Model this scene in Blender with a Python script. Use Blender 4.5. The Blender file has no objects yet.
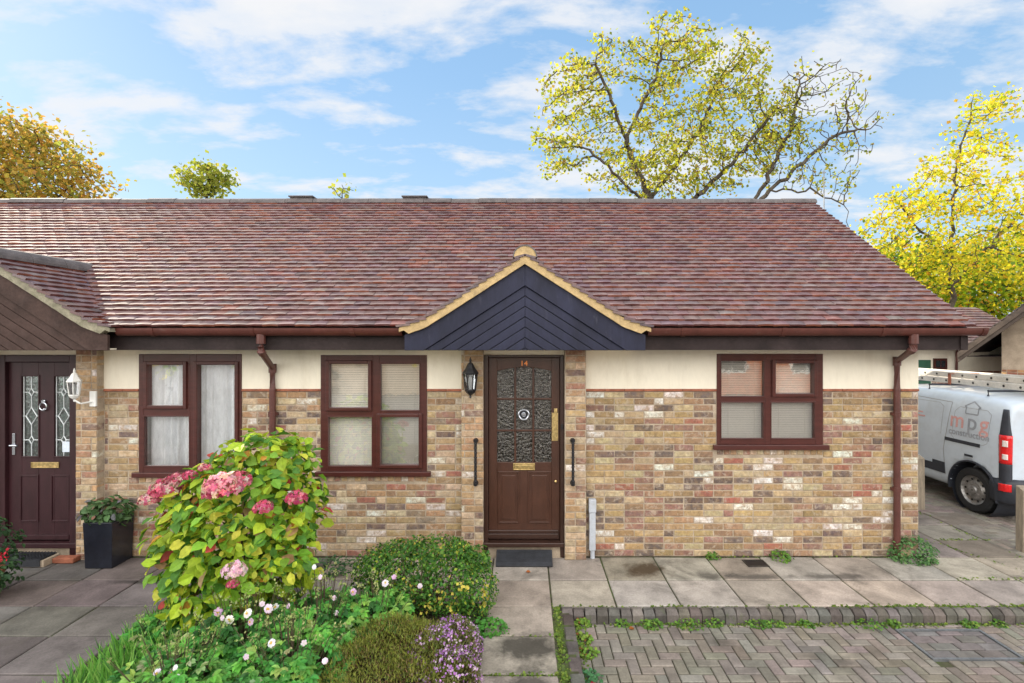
import bpy, math, random
import numpy as np
from mathutils import Vector, Matrix
from mathutils.bvhtree import BVHTree

random.seed(7)
RNG = np.random.default_rng(7)
S = bpy.context.scene
C = S.collection
R = math.radians
CAM_D, CAM_H, F = 5.82, 2.47, 512.0      # metres in front of the facade, eye height, focal length in px

# ------------------------------------------------------------------ helpers: measured photo -> metres on the facade plane
def wx(px, Y=0.0): return (px - 525.0) * (Y + CAM_D) / F
def wz(py, Y=0.0): return CAM_H - (py - 339.0) * (Y + CAM_D) / F

# ------------------------------------------------------------------ materials
def new_mat(name):
    m = bpy.data.materials.new(name); m.use_nodes = True
    nt = m.node_tree; nt.nodes.clear()
    out = nt.nodes.new('ShaderNodeOutputMaterial')
    return m, nt, out

def N(nt, typ, **kw):
    n = nt.nodes.new(typ)
    for k, v in kw.items():
        if k in n.inputs.keys(): n.inputs[k].default_value = v
        else: setattr(n, k, v)
    return n

def mixrgb(nt, a, b, fac, mode='MIX'):
    n = nt.nodes.new('ShaderNodeMix'); n.data_type = 'RGBA'; n.blend_type = mode
    for sock, v in ((n.inputs[6], a), (n.inputs[7], b), (n.inputs[0], fac)):
        if hasattr(v, 'is_linked') or hasattr(v, 'links'): nt.links.new(v, sock)
        elif isinstance(v, (int, float)): sock.default_value = v
        else: sock.default_value = (*v[:3], 1)
    return n.outputs[2]

def ramp(nt, fac, stops):
    n = nt.nodes.new('ShaderNodeValToRGB')
    e = n.color_ramp.elements
    while len(e) < len(stops): e.new(0.5)
    for i, (p, c) in enumerate(stops):
        e[i].position = p; e[i].color = (c, c, c, 1) if isinstance(c, (int, float)) else (*c, 1)
    nt.links.new(fac, n.inputs[0])
    return n.outputs[0]

def noise(nt, vec, scale, detail=5, rough=0.55, dist=0.0):
    n = N(nt, 'ShaderNodeTexNoise', Scale=scale, Detail=detail, Roughness=rough, Distortion=dist)
    if vec is not None: nt.links.new(vec, n.inputs['Vector'])
    return n.outputs['Fac']

def M(name, col=(.5, .5, .5), rough=.6, metal=0., var=.15, nscale=6., bump=0., bscale=60., attr=False,
      spec=.4, stretch=None, dirt=None, coat=0.):
    """surface with large and small tone variation, optional per-face tint attribute, optional stains"""
    m, nt, out = new_mat(name)
    tc = N(nt, 'ShaderNodeTexCoord'); vec = tc.outputs['Object']
    if stretch:
        mp = N(nt, 'ShaderNodeMapping'); mp.inputs['Scale'].default_value = stretch
        nt.links.new(vec, mp.inputs['Vector']); vec = mp.outputs['Vector']
    if attr:
        a = N(nt, 'ShaderNodeAttribute', attribute_name='tint'); base = a.outputs['Color']
    else:
        rgb = N(nt, 'ShaderNodeRGB'); rgb.outputs[0].default_value = (*col, 1); base = rgb.outputs[0]
    n1 = noise(nt, vec, nscale); n2 = noise(nt, vec, nscale * 7.3, 3)
    v1 = ramp(nt, n1, [(.3, 1 - var), (.7, 1 + var)]); v2 = ramp(nt, n2, [(.3, 1 - var * .5), (.7, 1 + var * .5)])
    c = mixrgb(nt, base, v1, 1., 'MULTIPLY'); c = mixrgb(nt, c, v2, 1., 'MULTIPLY')
    if dirt:
        dcol, dscale, lo, hi, amt = dirt
        d = noise(nt, vec, dscale, 7, .65, .4)
        f = ramp(nt, d, [(lo, 0.), (hi, amt)])
        c = mixrgb(nt, c, dcol, f)
    b = N(nt, 'ShaderNodeBsdfPrincipled', Roughness=rough, Metallic=metal)
    b.inputs['Specular IOR Level'].default_value = spec
    b.inputs['Coat Weight'].default_value = coat
    nt.links.new(c, b.inputs['Base Color'])
    if bump:
        bn = noise(nt, vec, bscale, 6, .6)
        bm = N(nt, 'ShaderNodeBump', Strength=min(1, bump), Distance=.004)
        nt.links.new(bn, bm.inputs['Height']); nt.links.new(bm.outputs[0], b.inputs['Normal'])
    nt.links.new(b.outputs[0], out.inputs[0])
    return m

def leaf_mat(name, trans=.35, rough=.5, boost=1.25):
    m, nt, out = new_mat(name)
    a = N(nt, 'ShaderNodeAttribute', attribute_name='tint')
    tc = N(nt, 'ShaderNodeTexCoord')
    v = ramp(nt, noise(nt, tc.outputs['Object'], 30, 3), [(.3, .82), (.7, 1.18)])
    c = mixrgb(nt, a.outputs['Color'], v, 1., 'MULTIPLY')
    b = N(nt, 'ShaderNodeBsdfPrincipled', Roughness=rough); b.inputs['Specular IOR Level'].default_value = .35
    nt.links.new(c, b.inputs['Base Color'])
    t = N(nt, 'ShaderNodeBsdfTranslucent')
    c2 = mixrgb(nt, c, (boost, boost, boost * .7), 1., 'MULTIPLY'); nt.links.new(c2, t.inputs['Color'])
    mx = N(nt, 'ShaderNodeMixShader'); mx.inputs[0].default_value = trans
    nt.links.new(b.outputs[0], mx.inputs[1]); nt.links.new(t.outputs[0], mx.inputs[2])
    nt.links.new(mx.outputs[0], out.inputs[0])
    return m

def glass_mat(name, refl=.16, tint=(.9, .95, .95), bump=0., bscale=40., painted_glints=False):
    m, nt, out = new_mat(name)
    tr = N(nt, 'ShaderNodeBsdfTransparent'); tr.inputs[0].default_value = (*tint, 1)
    gl = N(nt, 'ShaderNodeBsdfGlossy', Roughness=.015); gl.inputs[0].default_value = (1, 1, 1, 1)
    fr = N(nt, 'ShaderNodeFresnel', IOR=1.5)
    ad = N(nt, 'ShaderNodeMath', operation='ADD', use_clamp=True); ad.inputs[1].default_value = refl
    nt.links.new(fr.outputs[0], ad.inputs[0])
    tc = N(nt, 'ShaderNodeTexCoord')
    bn = noise(nt, tc.outputs['Object'], bscale if bump else 2.5, 4, .6, .6 if bump else 0)
    bm = N(nt, 'ShaderNodeBump', Strength=bump if bump else .04, Distance=.014 if bump else .03)
    nt.links.new(bn, bm.inputs['Height']); nt.links.new(bm.outputs[0], gl.inputs['Normal'])
    if painted_glints:
        mp = N(nt, 'ShaderNodeMapping'); mp.inputs['Scale'].default_value = (1, 1, .6); nt.links.new(tc.outputs['Object'], mp.inputs[0])
        sn = ramp(nt, noise(nt, mp.outputs[0], 62, 3, .6, .8), [(.30, (.12, .12, .125)), (.70, (.66, .62, .56))]); nt.links.new(sn, gl.inputs[0])  # pale and dark reflection streaks painted into the gloss colour
    mx = N(nt, 'ShaderNodeMixShader')
    nt.links.new(ad.outputs[0], mx.inputs[0]); nt.links.new(tr.outputs[0], mx.inputs[1]); nt.links.new(gl.outputs[0], mx.inputs[2])
    nt.links.new(mx.outputs[0], out.inputs[0])
    return m

def brick_mat():
    """stock brick: tint per brick, mottled, limewash ghosts and soot in patches"""
    m, nt, out = new_mat('stock brick')
    tc = N(nt, 'ShaderNodeTexCoord'); vec = tc.outputs['Object']
    a = N(nt, 'ShaderNodeAttribute', attribute_name='tint')
    c = a.outputs['Color']
    sv = N(nt, 'ShaderNodeRGBToBW'); nt.links.new(c, sv.inputs[0])
    isw = ramp(nt, sv.outputs[0], [(.52, 0.), (.54, 1.)])
    worn = ramp(nt, noise(nt, vec, 17, 6, .7, .4), [(.50, 0.), (.60, .75)])
    wm = N(nt, 'ShaderNodeMath', operation='MULTIPLY'); nt.links.new(isw, wm.inputs[0]); nt.links.new(worn, wm.inputs[1])
    c = mixrgb(nt, c, (.33, .21, .12), wm.outputs[0])
    v = ramp(nt, noise(nt, vec, 22, 6, .7), [(.25, .42), (.75, 1.6)])
    c = mixrgb(nt, c, v, 1., 'MULTIPLY')
    hue = ramp(nt, noise(nt, vec, 15, 4, .6), [(.42, 0.), (.66, .5)])
    c = mixrgb(nt, c, (.36, .22, .10), hue)
    w = ramp(nt, noise(nt, vec, 12, 7, .72, .6), [(.52, 0.), (.64, .62)])
    c = mixrgb(nt, c, (.52, .44, .35), w)
    sft = ramp(nt, noise(nt, vec, 34, 5, .7), [(.60, 0.), (.72, .6)])
    c = mixrgb(nt, c, (.11, .075, .06), sft)
    gr = ramp(nt, noise(nt, vec, 1.3, 5, .6), [(.3, .84), (.7, 1.1)]); c = mixrgb(nt, c, gr, 1., 'MULTIPLY')
    c = mixrgb(nt, c, (.235, .205, .175), .16)
    b = N(nt, 'ShaderNodeBsdfPrincipled', Roughness=.88); b.inputs['Specular IOR Level'].default_value = .2
    nt.links.new(c, b.inputs['Base Color'])
    bm = N(nt, 'ShaderNodeBump', Strength=.9, Distance=.006)
    nt.links.new(noise(nt, vec, 70, 6, .65), bm.inputs['Height']); nt.links.new(bm.outputs[0], b.inputs['Normal'])
    nt.links.new(b.outputs[0], out.inputs[0])
    return m

def ellipse_mask(nt, vec, cx, cy, rx, ry):
    mp = N(nt, 'ShaderNodeMapping'); mp.inputs['Location'].default_value = (-cx / rx, -cy / ry, 0)
    mp.inputs['Scale'].default_value = (1 / rx, 1 / ry, 0); nt.links.new(vec, mp.inputs['Vector'])
    ln = N(nt, 'ShaderNodeVectorMath', operation='LENGTH'); nt.links.new(mp.outputs[0], ln.inputs[0])
    return ln.outputs['Value']

def slab_mat():
    """concrete paving: tint per slab, weathering, lichen, damp stains of their own shape"""
    m, nt, out = new_mat('paving slab')
    tc = N(nt, 'ShaderNodeTexCoord'); vec = tc.outputs['Object']
    a = N(nt, 'ShaderNodeAttribute', attribute_name='tint'); c = a.outputs['Color']
    v = ramp(nt, noise(nt, vec, 3.2, 7, .62, .3), [(.28, .55), (.70, 1.26)]); c = mixrgb(nt, c, v, 1., 'MULTIPLY')
    v = ramp(nt, noise(nt, vec, 55, 5, .7), [(.3, .80), (.7, 1.16)]); c = mixrgb(nt, c, v, 1., 'MULTIPLY')
    f = ramp(nt, noise(nt, vec, 1.7, 8, .7, .7), [(.55, 0.), (.70, .75)]); c = mixrgb(nt, c, (.085, .075, .062), f)
    f = ramp(nt, noise(nt, vec, 9, 6, .7), [(.66, 0.), (.74, .4)]); c = mixrgb(nt, c, (.10, .11, .045), f)
    nz = noise(nt, vec, 5.5, 6, .65)
    for (cx, cy, rx, ry, col, amt) in ((1.28, -.35, .23, .17, (.055, .035, .018), .9), (.0, -1.72, .30, .20, (.035, .032, .026), .85),
                                       (-.02, -2.2, .26, .24, (.035, .032, .026), .8), (-3.95, -.62, .25, .05, (.03, .028, .024), .8),
                                       (3.2, -.50, .38, .07, (.055, .05, .045), .7), (2.35, -.50, .35, .06, (.06, .055, .05), .7),
                                       (1.95, -.47, .22, .09, (.05, .045, .04), .7)):
        e = ellipse_mask(nt, vec, cx, cy, rx, ry)
        ad = N(nt, 'ShaderNodeMath', operation='MULTIPLY_ADD'); nt.links.new(nz, ad.inputs[0]); ad.inputs[1].default_value = 2.6
        nt.links.new(e, ad.inputs[2])
        f = ramp(nt, ad.outputs[0], [(0.0, amt), (1., 0.)])
        mr = N(nt, 'ShaderNodeMapRange'); nt.links.new(ad.outputs[0], mr.inputs[0])
        mr.inputs[1].default_value = 1.75; mr.inputs[2].default_value = 2.55; mr.inputs[3].default_value = amt; mr.inputs[4].default_value = 0
        c = mixrgb(nt, c, col, mr.outputs[0])
    b = N(nt, 'ShaderNodeBsdfPrincipled', Roughness=.82); b.inputs['Specular IOR Level'].default_value = .25
    nt.links.new(c, b.inputs['Base Color'])
    bm = N(nt, 'ShaderNodeBump', Strength=.6, Distance=.004)
    nt.links.new(noise(nt, vec, 60, 6, .7), bm.inputs['Height']); nt.links.new(bm.outputs[0], b.inputs['Normal'])
    nt.links.new(b.outputs[0], out.inputs[0])
    return m

MT = {}
MT['brick'] = brick_mat()
MT['mortar'] = M('lime mortar', (.37, .30, .225), .9, var=.25, nscale=9, bump=.8, bscale=90)
MT['mortar_tan'] = M('verge mortar', (.47, .34, .17), .9, var=.22, nscale=11, bump=.8, bscale=70, dirt=((.22, .16, .09), 9, .52, .72, .6))
MT['mortar_moss'] = M('mossy verge mortar', (.24, .22, .16), .9, var=.3, nscale=11, bump=.8, bscale=70, dirt=((.12, .12, .07), 9, .5, .7, .7))
MT['render'] = M('cream render', (.79, .735, .61), .85, var=.05, nscale=3, bump=.6, bscale=45, stretch=(1, 1, .35), dirt=((.52, .44, .32), 5, .54, .78, .38))
MT['band'] = M('red band brick', (.30, .105, .06), .85, var=.3, nscale=14, bump=.5)
MT['tile'] = M('clay roof tile', attr=True, rough=.72, var=.22, nscale=9, bump=.5, bscale=80, spec=.42,
               dirt=((.24, .20, .19), 9, .52, .76, .45))
MT['ridge'] = M('ridge tile', (.10, .088, .088), .7, var=.3, nscale=9, bump=.5, dirt=((.26, .25, .22), 10, .58, .75, .6))
MT['underlay'] = M('roof deck', (.05, .035, .032), .9)
MT['navy'] = M('blue black stained timber', (.017, .019, .040), .58, var=.28, nscale=5, bump=.4, bscale=50, stretch=(1, 1, .3), spec=.28, dirt=((.085, .085, .115), 14, .60, .76, .45))
MT['umber'] = M('weathered brown timber', (.054, .033, .028), .75, spec=.2, var=.28, nscale=5, bump=.4, dirt=((.11, .08, .075), 6, .5, .8, .4))
MT['fascia'] = M('dark fascia timber', (.030, .021, .021), .65, spec=.2, var=.3, nscale=4, bump=.3)
MT['gutter'] = M('brown plastic gutter', (.085, .026, .020), .38, var=.2, nscale=7, dirt=((.16, .10, .09), 12, .6, .78, .5))
MT['pipe'] = M('brown plastic pipe', (.092, .032, .026), .4, var=.18, nscale=7, dirt=((.19, .13, .12), 15, .6, .75, .4))
MT['frame'] = M('rosewood window frame', (.064, .017, .014), .33, var=.22, nscale=5, stretch=(1, 1, 6), coat=.2)
MT['door_brown'] = M('brown gloss door paint', (.060, .025, .016), .3, var=.18, nscale=4, stretch=(3, 3, 1), bump=.12, bscale=40, coat=.12)
MT['door_frame'] = M('dark brown door frame', (.038, .017, .012), .32, var=.25, nscale=4, coat=.2)
MT['door_dark'] = M('dark plum door', (.032, .011, .014), .42, var=.22, nscale=4, stretch=(3, 3, 1), coat=.06, spec=.3)
MT['brass'] = M('aged brass', (.56, .42, .19), .36, 1., var=.35, nscale=35)
MT['copper'] = M('copper numerals', (.72, .24, .07), .35, .6, var=.1)
MT['chrome'] = M('chromed metal', (.50, .52, .57), .2, 1., var=.05)
MT['black'] = M('black painted iron', (.014, .014, .017), .38, var=.2, nscale=20)
MT['rubber'] = M('black rubber', (.022, .024, .030), .7, var=.35, nscale=12, bump=.6, bscale=90)
MT['white_metal'] = M('white painted metal', (.74, .74, .72), .4, var=.06)
MT['grey_plastic'] = M('pale grey plastic', (.42, .45, .50), .45, var=.12, nscale=9, dirt=((.22, .2, .17), 9, .55, .75, .5))
MT['glass'] = glass_mat('window glass', .22, (1, 1, 1))
MT['pattern_glass'] = glass_mat('patterned door glass', .20, (.24, .27, .32), 1., 32, True)
MT['lead_glass'] = glass_mat('leaded door glass', .12, (.30, .42, .40), .25, 30)
MT['lamp_glass'] = glass_mat('lantern glass', .12, (.7, .72, .74))
MT['lead'] = M('lead came', (.62, .66, .68), .4, .3)
MT['blind'] = M('ivory blind slat', (.76, .73, .65), .5, var=.05)
MT['net'] = M('net curtain', (.92, .95, .98), .9, var=.16, nscale=22, stretch=(1, 1, .25))
MT['room'] = M('dim room', (.10, .09, .08), .9)
MT['slab'] = slab_mat()
MT['joint'] = M('mossy jointing soil', (.055, .055, .028), .95, var=.4, nscale=4, bump=.8, bscale=50, dirt=((.07, .11, .02), 3, .5, .6, .8))
MT['paver'] = M('concrete block paver', attr=True, rough=.85, var=.22, nscale=7, bump=.7, bscale=70, spec=.25, dirt=((.075, .068, .058), 2.2, .55, .72, .7))
MT['kerb'] = M('dark kerb sett', attr=True, rough=.85, var=.3, nscale=9, bump=.8, bscale=60, spec=.25, dirt=((.06, .09, .02), 6, .6, .72, .6))
MT['soil'] = M('bed soil', (.035, .024, .016), .95, var=.4, nscale=12, bump=1, bscale=40)
MT['asphalt'] = M('close road asphalt', (.14, .135, .13), .9, var=.2, nscale=3, bump=.5)
MT['leaf'] = leaf_mat('foliage leaf', .30, .6)
MT['tree_leaf'] = leaf_mat('autumn tree leaf', .55, .55, 1.35)
MT['petal'] = leaf_mat('flower petal', .25, .6, 1.1)
MT['bark'] = M('grey brown bark', (.065, .052, .038), .9, var=.35, nscale=4, bump=1, bscale=20)
MT['stem'] = M('woody stem', (.075, .055, .032), .85, var=.3)
MT['pot'] = M('black glazed pot', (.012, .014, .022), .3, var=.3, nscale=5, coat=.3)
MT['terracotta'] = M('terracotta', (.33, .13, .07), .85)
MT['van'] = M('dirty white van paint', (.55, .62, .70), .22, var=.05, nscale=2, coat=.4, dirt=((.36, .37, .37), 2.5, .48, .8, .45))
MT['van_dark'] = M('dark van plastic', (.030, .034, .045), .5, var=.2)
MT['gap'] = M('panel gap', (.30, .31, .33), .7)
MT['tyre'] = M('tyre', (.018, .018, .019), .8, var=.2, bump=.3)
MT['rim'] = M('steel rim', (.30, .29, .28), .4, .6, var=.3, nscale=20)
MT['red_lamp'] = M('red lamp lens', (.62, .012, .015), .15, var=.15, nscale=30, coat=.6)
MT['clear_lamp'] = M('clear lamp lens', (.75, .66, .64), .15, var=.1, coat=.6)
MT['logo_red'] = M('faded red vinyl', (.66, .36, .34), .5)
MT['logo_grey'] = M('grey vinyl', (.30, .32, .36), .5)
MT['van_glass'] = M('dark van glass', (.02, .025, .03), .06, spec=.8)
MT['alu'] = M('weathered aluminium', (.60, .56, .50), .5, .25, var=.14, nscale=6)
MT['wood_post'] = M('weathered grey post', (.25, .21, .16), .85, var=.3, nscale=6, stretch=(4, 4, .6), bump=.6)
MT['gable'] = M('buff pebbledash', (.40, .32, .24), .95, var=.2, nscale=5, bump=.8, bscale=60)
MT['old_board'] = M('old grey brown board', (.075, .056, .044), .8, var=.3, nscale=5)
MT['red_brick'] = M('garage brick', attr=True, rough=.9, var=.25, nscale=6, bump=.6)
MT['green_door'] = M('green garage door', (.03, .10, .065), .5)
MT['sticker'] = M('white sticker', (.62, .70, .80), .5)
MT['iron'] = M('drain iron', (.05, .045, .04), .6, .4, var=.4)
MT['galv'] = M('galvanised steel edge', (.20, .21, .22), .55, .5, var=.3)
MT['lawn'] = M('mown lawn', (.045, .085, .02), .95, var=.3, nscale=2, bump=1)

# ------------------------------------------------------------------ mesh builder
ORG = {}
class MB:
    def __init__(s): s.v = []; s.f = []; s.t = []
    def add(s, verts, faces, tint=None):
        b = len(s.v); s.v.extend([tuple(p) for p in verts])
        for f in faces: s.f.append(tuple(b + i for i in f)); s.t.append(tint)
        return s
    def box(s, x0, x1, y0, y1, z0, z1, tint=None):
        v = [(x0, y0, z0), (x1, y0, z0), (x1, y1, z0), (x0, y1, z0), (x0, y0, z1), (x1, y0, z1), (x1, y1, z1), (x0, y1, z1)]
        return s.add(v, [(0, 3, 2, 1), (4, 5, 6, 7), (0, 1, 5, 4), (1, 2, 6, 5), (2, 3, 7, 6), (3, 0, 4, 7)], tint)
    def prism(s, pts, y0, y1, tint=None):
        """polygon in (x,z) pushed along y; pts counter-clockwise seen from -y"""
        n = len(pts)
        v = [(x, y0, z) for x, z in pts] + [(x, y1, z) for x, z in pts]
        f = [tuple(range(n)), tuple(reversed(range(n, 2 * n)))]
        f += [(j, i, i + n, j + n) for i in range(n) for j in [(i + 1) % n]]
        return s.add(v, f, tint)
    def extr(s, pts, d, tint=None):
        """closed polygon of 3-D points pushed by vector d"""
        n = len(pts); d = Vector(d)
        v = [Vector(p) for p in pts] + [Vector(p) + d for p in pts]
        f = [tuple(range(n)), tuple(reversed(range(n, 2 * n)))] + [(i, i + n, (i + 1) % n + n, (i + 1) % n) for i in range(n)]
        return s.add(v, f, tint)
    def tube(s, path, rad, n=8, cap=True, tint=None):
        path = [Vector(p) for p in path]
        if not hasattr(rad, '__len__'): rad = [rad] * len(path)
        vs = []
        for i, p in enumerate(path):
            d = (path[min(i + 1, len(path) - 1)] - path[max(i - 1, 0)]).normalized()
            a = Vector((0, 0, 1)) if abs(d.z) < .9 else Vector((1, 0, 0))
            u = d.cross(a).normalized(); w = d.cross(u)
            vs += [p + (u * math.cos(k * 2 * math.pi / n) + w * math.sin(k * 2 * math.pi / n)) * rad[i] for k in range(n)]
        f = []
        for i in range(len(path) - 1):
            f += [(i * n + k, i * n + (k + 1) % n, (i + 1) * n + (k + 1) % n, (i + 1) * n + k) for k in range(n)]
        if cap: f += [tuple(reversed(range(n))), tuple(range((len(path) - 1) * n, len(path) * n))]
        return s.add(vs, f, tint)
    def lathe(s, prof, c, n=16, axis='z', tint=None, cap=True):
        """profile [(r, h)] about an axis through c"""
        vs = []
        for r, h in prof:
            for k in range(n):
                a = 2 * math.pi * k / n; x, y = r * math.cos(a), r * math.sin(a)
                p = (x, y, h) if axis == 'z' else ((x, h, y) if axis == 'y' else (h, x, y))
                vs.append((c[0] + p[0], c[1] + p[1], c[2] + p[2]))
        f = []
        for i in range(len(prof) - 1):
            f += [(i * n + k, i * n + (k + 1) % n, (i + 1) * n + (k + 1) % n, (i + 1) * n + k) for k in range(n)]
        if cap: f += [tuple(reversed(range(n))), tuple(range((len(prof) - 1) * n, len(prof) * n))]
        return s.add(vs, f, tint)
    def build(s, name, mat, parent=None, base=None, bevel=0., smooth=False, fix=True):
        off = ORG.get(parent.name, (0, 0, 0)) if parent is not None else (base or (0, 0, 0))
        me = bpy.data.meshes.new(name)
        me.from_pydata([(x - off[0], y - off[1], z - off[2]) for x, y, z in s.v], [], s.f)
        if any(t is not None for t in s.t):
            a = me.attributes.new('tint', 'FLOAT_COLOR', 'FACE')
            a.data.foreach_set('color', np.array([(*(t or (.5, .5, .5)), 1) for t in s.t], dtype=np.float32).ravel())
        me.materials.append(mat)
        if smooth: me.polygons.foreach_set('use_smooth', [True] * len(me.polygons))
        if fix:
            import bmesh
            bm = bmesh.new(); bm.from_mesh(me); bmesh.ops.recalc_face_normals(bm, faces=bm.faces); bm.to_mesh(me); bm.free()
        o = bpy.data.objects.new(name, me); C.objects.link(o)
        if parent is not None: o.parent = parent; ORG[o.name] = off
        elif base: o.location = base; ORG[o.name] = base
        if bevel:
            bv = o.modifiers.new('edge', 'BEVEL'); bv.width = bevel; bv.segments = 2; bv.limit_method = 'ANGLE'; bv.angle_limit = R(40)
        return o

def tag(o, label=None, cat=None, group=None, kind=None):
    if label: o['label'] = label
    if cat: o['category'] = cat
    if group: o['group'] = group
    if kind: o['kind'] = kind
    return o

def thing(name, loc, label, cat, group=None, local=False, rz=0.):
    o = bpy.data.objects.new(name, None); C.objects.link(o)
    o.location = loc; o.rotation_euler.z = rz; o.empty_display_size = .2
    ORG[o.name] = (0, 0, 0) if local else tuple(loc)
    return tag(o, label, cat, group)

def copy_tree(o, parent=None):
    c = o.copy(); C.objects.link(c); c.parent = parent
    for ch in list(o.children): copy_tree(ch, c)
    return c

def text_mesh(body, size, extrude=.003, align='CENTER', bold=0.):
    cu = bpy.data.curves.new('lettering', 'FONT'); cu.body = body; cu.size = size; cu.extrude = extrude; cu.align_x = align; cu.align_y = 'CENTER'; cu.offset = bold
    ob = bpy.data.objects.new('lettering', cu); C.objects.link(ob)
    bpy.context.view_layer.update()
    me = bpy.data.meshes.new_from_object(ob.evaluated_get(bpy.context.evaluated_depsgraph_get()))
    bpy.data.objects.remove(ob); 
    v = [tuple(x.co) for x in me.vertices]; f = [tuple(p.vertices) for p in me.polygons]
    bpy.data.meshes.remove(me)
    return v, f

def pick(pal):
    """palette [(weight, colour, jitter)] -> colour"""
    r = random.random() * sum(p[0] for p in pal)
    for w, c, j in pal:
        r -= w
        if r <= 0: break
    k = 1 + random.uniform(-j, j)
    return tuple(max(.004, x * k * (1 + random.uniform(-.06, .06))) for x in c)

# ------------------------------------------------------------------ leaves as arrays
LEAF = np.array([(0, 0, 0), (-.36, .38, .10), (0, .45, 0), (.36, .38, .10), (0, 1., -.12), (-.30, .72, .05), (.30, .72, .05)])
LEAF_F = [(0, 2, 1), (0, 3, 2), (1, 2, 5), (2, 3, 6), (2, 4, 5), (2, 6, 4)]
QUAD = np.array([(0, 0, 0), (-.42, .5, .08), (0, 1, 0), (.42, .5, .08)]); QUAD_F = [(0, 3, 2, 1)]
BLADE = np.array([(-.06, 0, 0), (.06, 0, 0), (.045, .55, .03), (-.045, .55, .03), (0, 1., .12)]); BLADE_F = [(0, 1, 2, 3), (3, 2, 4)]
PETAL = np.array([(0, 0, 0), (-.35, .5, .1), (-.22, .95, .02), (.22, .95, .02), (.35, .5, .1)]); PETAL_F = [(0, 4, 3, 2, 1)]

def norm(a): return a / np.maximum(np.linalg.norm(a, axis=-1, keepdims=True), 1e-6)

class Leaves:
    def __init__(s): s.V = []; s.F = []; s.T = []; s.n = 0
    def add(s, pos, nrm, tip, size, cols, shape=LEAF, faces=LEAF_F, width=1.):
        pos = np.asarray(pos, float); n = norm(np.asarray(nrm, float)); t = np.asarray(tip, float)
        t = norm(t - n * (t * n).sum(-1, keepdims=True)); sd = np.cross(t, n)
        size = np.broadcast_to(np.asarray(size, float), (len(pos),))[:, None, None]
        L = shape[None] * np.array([width, 1, 1])
        V = pos[:, None] + size * (L[..., 0:1] * sd[:, None] + L[..., 1:2] * t[:, None] + L[..., 2:3] * n[:, None])
        k = shape.shape[0]
        for i in range(len(pos)):
            b = s.n + i * k
            for f in faces: s.F.append(tuple(b + j for j in f)); s.T.append(cols[i])
        s.V.append(V.reshape(-1, 3)); s.n += len(pos) * k
        return s
    def build(s, name, mat, parent=None, base=None):
        mb = MB(); mb.v = [tuple(p) for p in np.concatenate(s.V)]; mb.f = s.F; mb.t = s.T
        return mb.build(name, mat, parent, base, fix=False)

def rdir(n): return norm(RNG.normal(size=(n, 3)))

def lobes_points(lobes, n, inner=.72):
    """points near the surface of overlapping ellipsoid lobes [(c, r3)], and their outward normals"""
    w = np.array([np.prod(l[1]) ** (2 / 3) for l in lobes]); w /= w.sum()
    P = []; Nn = []
    while len(P) < n:
        i = RNG.choice(len(lobes), p=w); c, r = np.array(lobes[i][0]), np.array(lobes[i][1])
        d = rdir(1)[0]
        p = c + r * d * RNG.uniform(inner, 1.05)
        if p[2] < .01: continue
        deep = False
        for j, (c2, r2) in enumerate(lobes):
            if j != i and (((p - np.array(c2)) / np.array(r2)) ** 2).sum() < .45: deep = True; break
        if deep: continue
        P.append(p); Nn.append(norm(d / r))
    return np.array(P), np.array(Nn)

# ================================================================== WORLD, SUN, CAMERA
SUN_EL, SUN_AZ = R(29), math.atan2(-.80, .60)      # azimuth measured from +Y towards +X
sun_dir = Vector((math.sin(SUN_AZ) * math.cos(SUN_EL), math.cos(SUN_AZ) * math.cos(SUN_EL), math.sin(SUN_EL)))
W = bpy.data.worlds.new("World"); S.world = W; W.use_nodes = True
nt = W.node_tree; nt.nodes.clear()
wo = nt.nodes.new('ShaderNodeOutputWorld'); bg = nt.nodes.new('ShaderNodeBackground')
sky = nt.nodes.new('ShaderNodeTexSky'); sky.sky_type = 'NISHITA'; sky.sun_disc = False
sky.sun_elevation = SUN_EL; sky.sun_rotation = SUN_AZ
sky.air_density = 1.0; sky.dust_density = .4; sky.ozone_density = 1.5
tc = nt.nodes.new('ShaderNodeTexCoord'); sp = nt.nodes.new('ShaderNodeSeparateXYZ'); nt.links.new(tc.outputs['Generated'], sp.inputs[0])
def mth(op, a, b=None, clamp=False):
    n = nt.nodes.new('ShaderNodeMath'); n.operation = op; n.use_clamp = clamp
    for i, v in enumerate((a, b)):
        if v is None: continue
        if hasattr(v, 'links'): nt.links.new(v, n.inputs[i])
        else: n.inputs[i].default_value = v
    return n.outputs[0]
zc = mth('ADD', mth('MAXIMUM', sp.outputs['Z'], 0.), .17)
cb = nt.nodes.new('ShaderNodeCombineXYZ')
nt.links.new(mth('DIVIDE', sp.outputs['X'], zc), cb.inputs[0]); nt.links.new(mth('DIVIDE', sp.outputs['Y'], zc), cb.inputs[1])
mp = nt.nodes.new('ShaderNodeMapping'); mp.inputs['Location'].default_value = (5.4, .6, 0); mp.inputs['Scale'].default_value = (.70, 1.15, 1); mp.inputs['Rotation'].default_value = (0, 0, .15)
nt.links.new(cb.outputs[0], mp.inputs[0])
nA = noise(nt, mp.outputs[0], .9, 3, .5); nB = noise(nt, mp.outputs[0], 3.4, 12, .60, .15)
cl = mth('ADD', mth('MULTIPLY', nA, .28), mth('MULTIPLY', nB, .72))
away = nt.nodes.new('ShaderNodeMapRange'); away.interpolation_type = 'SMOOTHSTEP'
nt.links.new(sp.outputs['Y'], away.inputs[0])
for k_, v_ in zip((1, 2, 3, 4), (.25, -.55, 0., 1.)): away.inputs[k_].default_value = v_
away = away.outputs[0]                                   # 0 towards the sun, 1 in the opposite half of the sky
cl = mth('ADD', cl, mth('MULTIPLY', away, .17))           # broken cloud ahead, unseen cloud added behind to light the facade
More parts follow.
